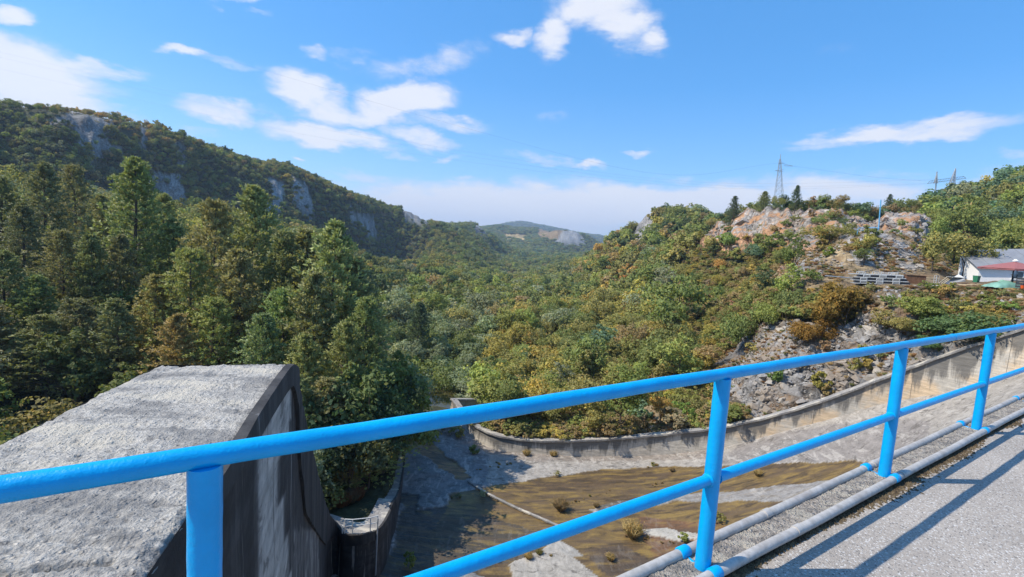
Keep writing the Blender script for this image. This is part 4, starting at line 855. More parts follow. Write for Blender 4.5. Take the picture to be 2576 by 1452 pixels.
def scatter_rocks():
    protos = []; big = [(1890, 860, 1.7, 1), (1905, 873, 1.1, 0), (2190, 870, 1.3, 2), (2050, 900, 1.5, 0), (2160, 905, 1.2, 5), (2240, 850, 1.0, 3), (2065, 870, 1.2, 4), (1990, 930, 1.3, 2), (1940, 960, 1.5, 1), (2110, 940, 1.2, 3),
           (2080, 980, 1.6, 5), (2150, 985, 1.1, 0), (1920, 1000, 1.2, 4), (2400, 845, .8, 1), (2140, 655, .9, 1), (2120, 662, .6, 4), (2215, 605, 1.1, 2), (2190, 625, 1.0, 5), (2245, 640, 1.4, 0), (2265, 655, 1.2, 3), (2010, 680, 1.1, 1), (1995, 695, 1., 2), (2030, 660, .9, 5),
           (2340, 720, .7, 2), (2310, 728, .6, 0), (2480, 742, .6, 3), (2560, 735, .6, 1), (2540, 770, .7, 4), (2200, 722, .8, 5), (1725, 715, 1.6, 0), (1740, 722, 1.4, 1), (2320, 545, 1.3, 2), (2290, 560, 1.2, 3), (1870, 560, 1.6, 1), (1905, 570, 1.5, 4), (2030, 555, 1.7, 0)]
    names = ['grey boulder standing on the rock slope above the retaining wall', 'grey boulder on the bare knoll below the pale blue pole', 'grey boulder on the stony ground below the white house', 'pale boulder at the quarry edge under the hilltop trees', 'grey crag boulder among the trees left of the rock slope']
    for (px, py, s, k) in big:
        p = on_surface(px, py, surf_z, 30, 170); me = ROCKS[k]; o = link('boulder', me)
        o.location = p+np.array([0, 0, -.1*s]); o.rotation_euler = (random.uniform(-.3, .3), random.uniform(-.3, .3), random.random()*6); s *= random.uniform(.55, .8)*p[1]/60; o.scale = (s, s*.8, s*.75)
        nm = names[4] if px < 1780 else (names[0] if py > 830 else (names[3] if py < 590 else (names[2] if py > 710 else names[1])))
        tag(o, nm, 'boulder', 'boulders on the right hillside')
        if len(protos) < 6 and k == len(protos): protos.append(o)
    have = {o.data.name: o for o in COL.objects if o.name.startswith('boulder')}
    protos = [have[me.name] for me in ROCKS if me.name in have]
    oo = link('boulder', OROCKS[0]); p = on_surface(1855, 622, surf_z, 90, 200); oo.location = p; oo.scale = (1.5, 1.5, 1.2); tag(oo, 'orange brown boulder on the clay bank at the left end of the quarry face', 'boulder')
    oo2 = link('boulder', OROCKS[1]); p = on_surface(2010, 600, surf_z, 90, 200); oo2.location = p; oo2.scale = (1.6, 1.6, 1.3); tag(oo2, 'orange brown boulder at the foot of the middle of the quarry face', 'boulder')
    protos += [oo, oo2]; np_ = len(protos)
    # sample rubble in the bare zones
    P = []; K = []; S = []; Ro = []
    def batch(n, x0, x1, y0, y1, smin, smax, pw, tests, kinds):
        x = RNG.uniform(x0, x1, n); y = RNG.uniform(y0, y1, n); z = surf_z(x, y); px, py = proj(np.stack([x, y, z], -1)); ok = np.zeros(n, bool)
        for poly in tests: ok |= inpoly(px, py, poly)
        ok &= ~in_channel(x, y, .7); x, y, z = x[ok], y[ok], z[ok]; m = len(x); s = smin+(smax-smin)*RNG.random(m)**pw
        P.append(np.stack([x, y, z-s*.1], -1)); K.append(RNG.choice(kinds, m)); S.append(s[:, None]*RNG.uniform(.6, 1.1, (m, 3))); Ro.append(RNG.uniform(-1, 1, (m, 3))*(.6, .6, 3.14))
    Z = ZONES; g = list(range(np_-2)); oc = [np_-2, np_-1]
    batch(15000, 18, 58, 38, 66, .08, .95, 5, [Z[-3][0]], g)
    batch(17000, 18, 58, 38, 66, .05, .30, 2, [Z[-3][0]], g)
    batch(30000, 25, 95, 40, 98, .06, .55, 5, [[(1960, 700), (2100, 600), (2215, 580), (2290, 610), (2345, 670), (2300, 690), (2160, 684)], [(2150, 716), (2300, 720), (2330, 760), (2250, 820), (2180, 760)], [(2360, 740), (2600, 725), (2600, 840), (2400, 860)]], g)
    batch(9000, 15, 70, 34, 62, .08, .40, 3, [Z[-1][0], [(1960, 1080), (2600, 790), (2600, 818), (2200, 952), (1980, 1040), (1850, 1066)]], g)
    batch(9000, 40, 140, 85, 150, .2, 1.3, 4, [Z[16+4][0] if False else [(1890, 560), (2340, 540), (2345, 610), (2120, 620), (1900, 600)], [(2230, 530), (2330, 560), (2345, 625), (2290, 640), (2240, 590)]], g*2+oc)
    batch(5000, 30, 110, 110, 175, .2, 1.4, 4, [[(1745, 600), (1850, 555), (1985, 530), (1985, 600), (1885, 640), (1735, 615)]], oc+g)
    batch(1500, -10, 15, 50, 62, .08, .35, 2, [[(1150, 1000), (1200, 1000), (1270, 1095), (1210, 1075)]], g)
    batch(9000, -250, 260, 120, 460, .5, 3.2, 3, [Z[i][0] for i in (0, 1, 4, 13, 14)], g)
    P, K, S, Ro = np.concatenate(P), np.concatenate(K), np.concatenate(S), np.concatenate(Ro)
    gn_scatter('rock_rubble', protos, P, K, Ro, S, None, 'broken grey and orange rock rubble covering the slopes and knoll', 'rubble')
scatter_rocks()

# ------------------------------------------------------------------ trees
def leaves(rnd, centers, radii, per, size, up=.35, flat=.75, jit=.22):
    """leaf-sized rhombi spread over clump surfaces -> V, F arrays"""
    cs = np.repeat(np.asarray(centers), per, 0); rr = np.repeat(np.asarray(radii), per); n = len(cs)
    d = rnd.normal(size=(n, 3)); d[:, 2] += up; d /= np.linalg.norm(d, axis=1)[:, None]
    c = cs+d*(rr*(1-jit+1.6*jit*rnd.random(n)))[:, None]*np.array([1, 1, flat])
    nn = d+rnd.normal(size=(n, 3))*.55+np.array([0, 0, .35]); nn /= np.linalg.norm(nn, axis=1)[:, None]
    a = np.cross(nn, rnd.normal(size=(n, 3))); a /= np.linalg.norm(a, axis=1)[:, None]+1e-9; b = np.cross(nn, a)
    s = (size*rnd.uniform(.6, 1.3, n))[:, None]
    V = np.stack([c+a*s*.62, c+b*s*.40+nn*s*.06, c-a*s*.62, c-b*s*.40+nn*s*.06], 1).reshape(-1, 3)
    return V, np.arange(n*4).reshape(-1, 4)
def crown(seed, R=3.0, H=4.2, z0=2.6, nc=46, per=34, size=.42, lobes=5):
    """uneven crown of leaf clumps, several lobes"""
    rnd = np.random.default_rng(seed); lob = [(rnd.normal(0, R*.36, 2), rnd.uniform(.25, .85), rnd.uniform(.5, .8)) for _ in range(lobes)]
    cs = []; rs = []
    for i in range(nc):
        (lx, ly), lz, lr = lob[rnd.integers(lobes)]; d = rnd.normal(size=3); d /= np.linalg.norm(d); q = lr*(.55+.45*rnd.random())
        cs.append((lx+d[0]*R*q*.85, ly+d[1]*R*q*.85, z0+H*lz+d[2]*H*.38*q)); rs.append(R*rnd.uniform(.10, .26))
    cs = np.array(cs); cs[:, 2] = np.maximum(cs[:, 2], z0*.6); return leaves(rnd, cs, rs, per, size), cs
def trunk(seed, h, r0, cs=None, lean=.25):
    rnd = random.Random(seed); m = MB(); pts = []; x = y = 0
    for i in range(7): t = i/6; pts.append((x, y, -.6+t*(h+.6))); x += rnd.gauss(0, lean*.3); y += rnd.gauss(0, lean*.3)
    m.tube(pts, [r0*(1-.78*i/6) for i in range(7)], 7)
    if cs is not None:
        for k in range(7):
            c = cs[rnd.randrange(len(cs))]; i = rnd.randrange(2, 6); a = Vector(pts[i]); b = Vector(c); mid = (a+b)/2+Vector((0, 0, -.25))
            m.tube([a, mid, b], [r0*.42, r0*.25, r0*.08], 5)
    return m
def join_np(V, Fq, m):
    """leaf quads + trunk MB -> verts and polys"""
    return V, Fq, m
def tree_mesh(name, V, Fq, tm, leafmat, barkmat):
    me = bpy.data.meshes.new(name); n = len(V); F = [tuple(f) for f in Fq.tolist()]+[tuple(i+n for i in f) for f in tm.F]
    me.from_pydata([tuple(v) for v in V.tolist()]+tm.V, [], F); me.materials.append(leafmat); me.materials.append(barkmat)
    mi = np.zeros(len(F), np.int32); mi[len(Fq):] = 1; me.polygons.foreach_set('material_index', mi); me.update(); return me
BROAD = []      # (crown mesh, trunk mesh, joined mesh)
specs = [dict(R=3.0, H=4.6, z0=2.2, nc=120, per=22, size=.27, lobes=8), dict(R=2.6, H=5.2, z0=2.4, nc=120, per=22, size=.26, lobes=9), dict(R=3.4, H=4.0, z0=2.0, nc=124, per=22, size=.28, lobes=9), dict(R=2.3, H=5.6, z0=1.8, nc=110, per=22, size=.26, lobes=7), dict(R=3.1, H=4.4, z0=1.8, nc=116, per=22, size=.29, lobes=6)]
for i, sp in enumerate(specs):
    (V, Fq), cs = crown(100+i, **sp); tm = trunk(200+i, sp['z0']+sp['H']*.6, .17, cs)
    BROAD.append((mesh_np('crown', V, Fq, [MT['leaf']]), tm.mesh('trunk', MT['bark'], True), tree_mesh('broadleaf_tree', V, Fq, tm, MT['leaf'], MT['bark'])))
FARM = []       # lighter crowns for the mass of the wood
for i in range(4):
    (V, Fq), cs = crown(300+i, R=(3.3, 3.0, 3.6, 2.8)[i], H=4.2, z0=1.6, nc=56, per=18, size=.52, lobes=7); FARM.append(tree_mesh('broadleaf_tree', V, Fq, trunk(400+i, 3.6, .16, None), MT['leaf'], MT['bark']))
SHRUB = []
for i in range(4):
    (V, Fq), cs = crown(500+i, R=(1.25, 1.0, 1.45, 1.1)[i], H=1.7, z0=.25, nc=26, per=34, size=.19, lobes=4); SHRUB.append(tree_mesh('shrub', V, Fq, trunk(600+i, 1.2, .04, cs), MT['bushleaf'], MT['bark']))
def pine_parts(seed, H=20., base=.22, Lm=5.2, whorls=26, tuft=13, dead=True, blades=9, bl=.36, bw=.07):
    rnd = np.random.default_rng(seed); py = random.Random(seed); tr = MB(); lean = rnd.normal(0, .012, 2)
    def ax(z): return np.array([lean[0]*z+.10*math.sin(z*.5+seed), lean[1]*z+.10*math.cos(z*.43+seed), z])
    tr.tube([ax(H*t) for t in np.linspace(-.03, 1, 16)], [.27*(1-t)**.8+.025 for t in np.linspace(0, 1, 16)], 8)
    br = MB(); T = []; Dr = []
    for w in range(whorls):
        f = base+(1-base)*(w/(whorls-1))**.95; z = H*f; k = py.randint(4, 6); g = 1-(f-base)/(1-base); L = Lm*(.12+.88*min(1, g*1.3)**.72)*(.55+.45*min(1, (f-base)*9+.45)); a0 = py.random()*6.28
        for j in range(k):
            a = a0+j*6.283/k+py.uniform(-.4, .4); l = L*py.uniform(.6, 1.15); el = .05+.55*(1-g)+py.uniform(-.15, .2); p0 = ax(z); dirv = np.array([math.cos(a)*math.cos(el), math.sin(a)*math.cos(el), math.sin(el)])
            pts = [p0+dirv*l*t+np.array([0, 0, .22*l*t*t-.10*l*t]) for t in (0, .35, .7, 1.)]; br.tube(pts, [.05*g+.02, .035*g+.015, .02, .01], 4)
            for q in range(tuft):
                t = .30+.70*(q+py.random())/tuft; side = rnd.normal(0, .17*l*t, 3)*np.array([1, 1, .55]); c = p0+dirv*l*t+np.array([0, 0, .22*l*t*t-.10*l*t])+side; T.append(c); d = dirv*.7+side*.8+np.array([0, 0, .55]); Dr.append(d/np.linalg.norm(d))
    for q in range(5): T.append(ax(H-.3*q*.6)+rnd.normal(0, .1, 3)); Dr.append(np.array([0, 0, 1.]))
    if dead:
        for w in range(16):
            z = H*(.06+(base)*w/16*1.15); a = py.random()*6.28; l = py.uniform(.8, 2.6); p0 = ax(z); br.tube([p0, p0+np.array([math.cos(a)*l*.5, math.sin(a)*l*.5, .1]), p0+np.array([math.cos(a+.2)*l, math.sin(a+.2)*l, -.15*l*.5])], [.03, .02, .008], 4)
    T = np.array(T); Dr = np.array(Dr); n = len(T)*blades; c = np.repeat(T, blades, 0); d = np.repeat(Dr, blades, 0)+rnd.normal(0, .55, (n, 3)); d /= np.linalg.norm(d, axis=1)[:, None]
    s = np.cross(d, rnd.normal(size=(n, 3))); s /= np.linalg.norm(s, axis=1)[:, None]+1e-9; l = bl*rnd.uniform(.7, 1.25, n)[:, None]; c = c+rnd.normal(0, .07, (n, 3))
    V = np.stack([c, c+d*l*.55+s*bw, c+d*l, c+d*l*.55-s*bw], 1).reshape(-1, 3)
    return V, np.arange(n*4).reshape(-1, 4), tr, br
PINE = []
for i, kw in enumerate([dict(), dict(Lm=4.6, base=.16), dict(Lm=5.8, base=.22), dict(Lm=4.6, base=.1, whorls=29), dict(Lm=4.0, base=.3)]):
    V, Fq, tr, br = pine_parts(700+i, **kw); PINE.append((mesh_np('needles', V, Fq, [MT['needle']]), tr.mesh('trunk', MT['bark'], True), br.mesh('branches', MT['bark_pale'])))
G = dict(dark=(.060, .088, .040), mid=(.130, .155, .050), fresh=(.170, .195, .055), grey=(.175, .195, .115), olive=(.190, .178, .060), yellow=(.27, .225, .060), orange=(.32, .20, .06), brown=(.22, .165, .080), pine=(.170, .178, .068), pinegold=(.235, .205, .072), bluegreen=(.095, .150, .085))
G = {k: tuple(min(.6, c*1.6) for c in v) for k, v in G.items()}
def jitter(c, a=.15): return [max(.004, v*(1+random.uniform(-a, a))) for v in c]
def add_broad(p, s, tint, k, label, group, parts=True, name='broadleaf_tree', sz=None):
    cm, tm, jm = BROAD[k % len(BROAD)]; sc = (s*random.uniform(.9, 1.1), s*random.uniform(.9, 1.1), (sz or s*random.uniform(.9, 1.12)))
    if parts:
        r = empty(name, p, random.random()*6.28, label, 'tree', group); r.scale = sc; c = link('crown', cm, r); c['tint'] = tint; link('trunk', tm, r)
    else:
        r = link(name, jm); r.location = p; r.rotation_euler = (0, 0, random.random()*6.28); r.scale = sc; r['tint'] = tint; tag(r, label, 'tree', group)
    return r
def add_shrub(p, s, tint, k, label, group=None, sz=None, name='shrub'):
    o = link(name, SHRUB[k % len(SHRUB)]); o.location = p; o.rotation_euler = (0, 0, random.random()*6.28); o.scale = (s, s*random.uniform(.85, 1.1), sz or s*random.uniform(.85, 1.15)); o['tint'] = tint; tag(o, label, 'bush', group); return o
def gpt(px, Y, dz=-.2):
    """ground point straight below picture column px at forward range Y"""
    d = ray(px, 726); x = d[0]/d[1]*Y; z = float(ground_z(x, Y)); q = np.array([x, Y, z])
    for _ in range(3): a, b = proj(q); q[0] += (px-a)*Y/FPX; q[2] = float(ground_z(q[0], Y))
    q[2] += dz; return q
TREEPOS = []
def build_pines():
    P = [(10, 455, 62, 0), (115, 418, 63, 0), (188, 425, 72, 1), (258, 500, 64, 0), (343, 410, 60, 0), (412, 498, 70, 1), (440, 560, 62, 1), (545, 522, 53, 2), (630, 483, 58, 0), (700, 595, 54, 1), (762, 592, 55, 1), (832, 572, 48, 1), (480, 640, 47, 2), (598, 640, 48, 2), (884, 660, 50, 1),
         (-70, 430, 62, 0), (62, 520, 52, 0), (160, 590, 50, 0), (235, 600, 50, 0), (305, 600, 52, 0), (905, 760, 45, 1), (860, 820, 41, 1), (700, 740, 46, 1), (785, 700, 45, 1), (95, 700, 45, 0), (15, 640, 45, 0), (395, 700, 46, 2), (-40, 600, 50, 0), (-100, 520, 55, 0), (300, 760, 43, 0),
         (660, 800, 42, 1), (760, 850, 39, 1), (540, 760, 44, 2), (450, 800, 42, 2), (930, 880, 47, 1), (820, 960, 37, 1), (880, 940, 40, 1), (200, 760, 43, 0), (640, 640, 62, 0), (500, 600, 66, 1), (-110, 640, 45, 0), (-20, 760, 40, 0), (120, 800, 41, 0), (370, 620, 66, 0), (740, 950, 36, 1), (985, 1010, 50, 1), (930, 1010, 44, 1), (950, 1060, 41, 1), (905, 1080, 38.5, 1), (860, 1050, 37, 1), (965, 960, 56, 1), (1000, 1060, 46, 1), (800, 800, 50, 1), (720, 820, 50, 1)]
    desc = {0: 'dark green pine in the dense stand on the left', 1: 'green pine in the stand behind the grey pier', 2: 'yellowish green pine standing behind the grey pier'}
    for i, (px, py, Y, c) in enumerate(P):
        p = gpt(px, Y, -.5); top = atY(px, py, Y)[2]; h = max(6, top-p[2]); k = i % 5; s = h/20.
        lab = desc[c]; grp = 'pines on the left bank'
        if px == 343: lab, grp = 'tallest dark pine at the left with a long bare lower trunk', None
        if px == 630: lab, grp = 'slender pointed pine rising above the stand right of the yellowish ones', None
        if px == 832: lab, grp = 'tall pine at the right edge of the stand next to the open valley', None
        r = empty('pine_tree', p, random.random()*6.28, lab, 'tree', grp); w = s*random.uniform(.9, 1.1)*(1.12 if Y < 60 else 1.05); w = max(w, .75); r.scale = (w, w, s)
        t = {0: G['pine'], 1: G['pine'], 2: G['pinegold']}[c]; t = jitter([v*(1.15 if c == 1 else 1) for v in t], .14)
        n = link('needles', PINE[k][0], r); n['tint'] = t; link('trunk', PINE[k][1], r); link('branches', PINE[k][2], r); TREEPOS.append((p[0], p[1], 2.0))
    # lone young trees on the skyline of the hill at the right
    for px, py, Y, s0, lab in ((1997, 468, 132, .8, 'sparse dark pine standing alone beside the lattice mast'), (1842, 495, 150, .9, 'dark pine at the left end of the quarry top'), (1917, 483, 142, 1.25, 'bushy dark green pine on the quarry top left of the mast'), (2230, 490, 190, .8, 'small dark pine behind the pale blue pole')):
        p = gpt(px, Y, -.5); h = atY(px, py, Y)[2]-p[2]; s = max(4, h)/20; r = empty('pine_tree', p, random.random()*6, lab, 'tree'); r.scale = (s*1.3*s0, s*1.3*s0, s)
        n = link('needles', PINE[4 if s0 < .85 else 3][0], r); n['tint'] = jitter(G['dark'], .1) if s0 < 1 else jitter(G['pine']); link('trunk', PINE[4][1], r); link('branches', PINE[4][2], r)
    # spruce in the valley
    p = gpt(1048, 105, -.5); h = atY(1048, 765, 105)[2]-p[2]; r = empty('spruce_tree', p, 0, 'dark conical spruce among pale green trees on the valley floor', 'tree'); s = max(h, 8)/20; r.scale = (s*1.25, s*1.25, s)
    n = link('needles', PINE[3][0], r); n['tint'] = G['dark']; link('trunk', PINE[3][1], r); link('branches', PINE[3][2], r)
build_pines()

def forest_tint(x, y, px, py, n):
    """choose a colour for each tree by where it grows"""
    keys = ['dark', 'mid', 'fresh', 'grey', 'olive', 'yellow', 'orange', 'brown', 'bluegreen']; W = np.zeros((n, len(keys)))
    def w(mask, **k):
        for a, v in k.items(): W[mask, keys.index(a)] = v
    allm = np.ones(n, bool); w(allm, dark=.8, mid=3, fresh=1.4, olive=1.6, grey=.8, yellow=.12, brown=.05)
    left = (px < 1150) & (y > 200); w(left, dark=2.4, mid=2.6, fresh=.6, olive=2.6, yellow=.08, brown=.3, orange=.02, grey=.4)
    ridge = left & (px < 420) & (py < 345+(px-300)*.35); w(ridge, orange=.7, brown=2.6, olive=2.6, mid=.6, dark=.3, yellow=.6)
    flr = (px > 930) & (px < 1420) & (y < 170) & (py > 740); w(flr, grey=3.4, mid=2.2, fresh=1.2, olive=.8, yellow=.1, dark=.5)
    rt = (px > 1235) & (y < 200) & (px < 2350) & (py > 600+np.abs(px-1650)*.1); w(rt, mid=2.2, fresh=2.2, olive=3.6, yellow=2.2, orange=.14, brown=.6, grey=.7, dark=.2)
    rtop = (px > 1450) & (px < 1800) & (py < 720) & (y > 120); w(rtop, mid=3, fresh=2, olive=1.6, yellow=.35, orange=.1, brown=.3)
    rust = (px > 1440) & (px < 1620) & (py > 640) & (py < 720) & (y > 120) & (y < 330); w(rust, brown=3, orange=1.2, olive=2.)
    far = y > 800; w(far, mid=3, dark=1.2, olive=.9, yellow=.03, orange=.02, brown=.1, bluegreen=2, grey=1.2)
    rh = (px > 2300) & (py < 660); w(rh, mid=3.2, fresh=1.8, bluegreen=2.2, olive=.9, yellow=.3, orange=.06, brown=.1, dark=.8)
    # patchiness
    for j in range(len(keys)): W[:, j] *= np.exp(2.2*fbm(x/(16+y*.05), y/(16+y*.05), o=2, s=200+j))
    W /= W.sum(1, keepdims=True); u = RNG.random(n)[:, None]; idx = (u > np.cumsum(W, 1)).sum(1).clip(0, len(keys)-1)
    T = np.array([G[k] for k in keys])[idx]*RNG.uniform(.84, 1.18, (n, 1))*RNG.uniform(.94, 1.06, (n, 3)); return T, np.array(keys)[idx]
def build_forest():
    # candidates on a jittered range/azimuth net, spacing grows with distance
    P = []; r = 34.
    while r < 4500:
        s = max(4.4, min(5.8, r/24), r/150); k = int(R_(104)*r/s)
        az = R_(-54)+R_(107)*(np.arange(k)+RNG.random(k))/k; rr = r+RNG.uniform(-.5, .5, k)*s; P.append(np.c_[rr*np.sin(az), rr*np.cos(az), np.full(k, s)]); r += s*.9
    P = np.concatenate(P); x, y, s = P.T; z = ground_z(x, y); n = len(x)
    # keep what can be seen from near the viewpoint (running horizon along each azimuth, with slack)
    T = (GZ-EZ)/np.hypot(GX, GY); Tm = np.maximum.accumulate(T, axis=0); ia = np.clip(((np.arctan2(x, y)-GA[0, 0])/(GA[0, 1]-GA[0, 0])).astype(int), 0, GA.shape[1]-1); ir = np.clip(np.searchsorted(GR[:, 0], np.hypot(x, y))-2, 0, GR.shape[0]-1)
    vis = (z+11-EZ)/np.hypot(x, y) > Tm[ir, ia]-.004
    C, B = zone_at(x, y, z); px, py = proj(np.stack([x, y, z], -1))
    B3 = zone_at(x, y, z+4.5)[1]; B4 = zone_at(x, y, z+2.)[1]
    ok = vis & ((y < 150) | ((B3 < .5) & (B4 < .5)) | (RNG.random(n) < .15)) & ((B < .5) | (RNG.random(n) < .05)) & ~in_channel(x, y, 1.6)
    ok &= ~((np.hypot(x, y) < 60) & (x < -2) & (x > -13) & (y < 33))          # pier and walkway
    ok &= ~(inpoly(x, y, [(-9, 56), (-6, 57), (-5, 62), (-6, 70), (-8, 80), (-14, 80), (-13, 64)]))      # river pool
    ok &= ~((px > 2020) & (y < 76) & (py < 760)); ok &= ~((px > 2330) & (y < 78))                    # yard and house
    ok &= ~((px > 1760) & (y < 63) & (py > 780))                                               # bare rock slope
    ok &= ~((px > 1700) & (px < 2380) & (py < 565) & (y < 145)); ok &= ~((px > 1745) & (px < 2330) & (y > 76) & (y < 150) & (RNG.random(n) < .4)); ok &= ~((x > -9.6) & (y < 44) & (px < 1100))
    thin = (px > 1100) & (px < 1240) & (y < 60); ok &= ~(thin)
    for (a, b, rr) in TREEPOS: ok &= ~(np.hypot(x-a, y-b) < rr)
    pst = (px < 930) & (y > 46) & (y < 78) & (RNG.random(n) < .55); ok &= ~pst
    # steep faces carry more trees per plan area
    k = 26000; r2 = RNG.uniform(240, 660, k); a2 = RNG.uniform(R_(-52), R_(-9), k); x2, y2 = r2*np.sin(a2), r2*np.cos(a2); z2 = ground_z(x2, y2); zf = ground_z(x2*(1-3/r2), y2*(1-3/r2)); st = (z2-zf)/3
    C2, B2 = zone_at(x2, y2, z2); px2, py2 = proj(np.stack([x2, y2, z2], -1)); o2 = (st > .75) & ((B2 < .5) | (RNG.random(k) < .18)) & (RNG.random(k) < np.clip(st*.9-.3, 0, 1)) & (z2 > -5)
    x, y, z, s, px, py = [np.r_[q[ok], w_[o2]] for q, w_ in ((x, x2), (y, y2), (z, z2), (s, s[0]*0+r2*0+4.4), (px, px2), (py, py2))]; n = len(x); tint, key = forest_tint(x, y, px, py, n)
    size = s/4.3*RNG.uniform(.72, 1.3, n); size = np.where(y > 200, np.maximum(size, .9), size)
    size *= np.where((px > 1230) & (y < 75), .9, 1.); size *= np.where((px > 1760) & (px < 2340) & (y > 80) & (y < 230), .45, np.where((px > 1700) & (px < 2400) & (y < 150), .62, 1.)); size *= np.where((px < 930) & (y < 60), .9, 1)
    size *= np.where((px < 420) & (y > 230) & (y < 420) & (py < 330), .62, 1)
    size *= np.where((px < 1080) & (y > 200), .74, 1.)
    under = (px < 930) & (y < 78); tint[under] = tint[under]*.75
    ap = size/y; order = np.argsort(-ap*(np.abs(px-1288) < 1380)); N = 300; tn = {'dark': 'dark green', 'mid': 'green', 'fresh': 'bright green', 'grey': 'grey green', 'olive': 'olive green', 'yellow': 'yellowing', 'orange': 'orange tinted', 'brown': 'rusty brown', 'bluegreen': 'bluish green'}
    for j, i in enumerate(order[:N]):
        k = key[i]; X = px[i]
        place = 'below the left pines' if X < 950 and y[i] < 60 else ('between left bank pines' if X < 950 else ('on the valley floor' if X < 1260 else ('behind the retaining wall' if y[i] < 68 else ('on the right wooded slope' if X < 1800 else ('below the quarry' if X < 2330 else 'behind the white house')))))
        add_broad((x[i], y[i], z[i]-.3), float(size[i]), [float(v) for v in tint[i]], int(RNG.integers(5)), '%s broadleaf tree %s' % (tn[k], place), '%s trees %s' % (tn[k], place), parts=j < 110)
    rest = order[N:]; protos = []
    for k in range(4):       # each light crown shape also stands once as a tree of its own
        i = rest[k]; o = link('broadleaf_tree', FARM[k]); o.location = (x[i], y[i], z[i]-.3); o.scale = (float(size[i]),)*3; o['tint'] = [float(v) for v in tint[i]]; tag(o, 'ordinary tree in the closed valley wood', 'tree', 'trees within the closed canopy'); protos.append(o)
    nearp = [o for o in COL.objects if o.data in [b[2] for b in BROAD]]; nb = []
    for b in BROAD:
        c = [o for o in nearp if o.data is b[2]]
        if c: nb.append(c[0])
    rest = rest[4:]; m = len(rest); isn = (y[rest] < 150); pick = np.where(isn, RNG.integers(4, 4+len(nb), m), RNG.integers(0, 4, m)); protos += nb
    sz = size[rest][:, None]*RNG.uniform(.85, 1.15, (m, 3)); sz[:, 2] = np.minimum(sz[:, 2], RNG.uniform(1.2, 1.9, m)); rot = np.c_[np.zeros(m), np.zeros(m), RNG.uniform(0, 6.28, m)]
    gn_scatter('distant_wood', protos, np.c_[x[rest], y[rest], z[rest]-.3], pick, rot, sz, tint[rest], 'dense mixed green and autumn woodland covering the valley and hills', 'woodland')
    print('FOREST', n)

build_forest()
def undergrowth():
    # low brush that fills the ground between the trees of the near slopes
    n = 60000; y = RNG.uniform(46, 190, n); x = y*RNG.uniform(-.9, 1.0, n); z = ground_z(x, y); px, py = proj(np.stack([x, y, z], -1)); C, B = zone_at(x, y, z)
    ok = (B < .5) & ~in_channel(x, y, 1.2) & (RNG.random(n) < np.where(y < 90, 1, .55)) & ~((px > 2100) & (py > 680) & (py < 722) & (y < 70)) & ~((px > 2440) & (y < 75)) & ~inpoly(x, y, [(-9, 56), (-6, 57), (-5, 62), (-6, 70), (-8, 80), (-14, 80), (-13, 64)])
    x, y, z, px = x[ok], y[ok], z[ok], px[ok]; m = len(x); keys = ['olive', 'brown', 'mid', 'fresh', 'yellow']; T = np.array([G[k] for k in keys]); W = np.where((px > 1230)[:, None], np.array([3, 3.2, 1.5, 1., .8]), np.array([2, .7, 3., 1.5, .1]))
    for j in range(5): W[:, j] *= np.exp(3*fbm(x/9, y/9, o=2, s=500+j))
    W /= W.sum(1, keepdims=True); idx = (RNG.random(m)[:, None] > np.cumsum(W, 1)).sum(1).clip(0, 4); t = T[idx]*RNG.uniform(.75, 1.1, (m, 1)); s = RNG.uniform(.5, 1.25, m)
    protos = []
    for k in range(4):
        q = on_surface(1795+k*12, 985+k*9, surf_z, 38, 150); protos.append(add_shrub(q, .8, [.25, .16, .08], k, ['low brown bush at the left foot of the rock slope', 'second brown bush at the left edge of the rock slope', 'brown bush under the rail left of the rock slope', 'brown bush nearest the wall left of the rock slope'][k]))
    gn_scatter('undergrowth', protos, np.c_[x, y, z-.15], RNG.integers(0, 4, m), np.c_[x*0, x*0, RNG.uniform(0, 6.28, m)], np.c_[s, s, s*.8], t, 'low mixed brush covering the ground between the trees', 'undergrowth')
def shade_trees():
    # dark trees that overhang the left side of the basin beyond the walkway
    for i, (x, y, s, k) in enumerate([(-10.3, 36.5, .62, 'mid'), (-9.9, 39, .85, 'dark'), (-9.9, 42, .95, 'mid'), (-9.6, 45.5, .95, 'dark'), (-10.6, 48.5, .8, 'grey'), (-11.6, 35.5, .9, 'dark'), (-11.2, 39.5, 1.15, 'mid'), (-12.6, 43.5, 1.3, 'dark'), (-10.6, 46.5, 1.2, 'mid'), (-11.8, 50.5, 1.3, 'grey'), (-14.5, 38, 1.3, 'dark'), (-13.6, 34.2, .8, 'dark'), (-13.5, 54, 1.3, 'grey'), (-15.5, 46, 1.4, 'mid')]):
        z = float(ground_z(x, y)); add_broad((x, y, z-.3), s, jitter([v*.8 for v in G[k]]), i, 'shaded broadleaf tree overhanging the basin edge', 'shaded trees along the left basin edge', True)
shade_trees()

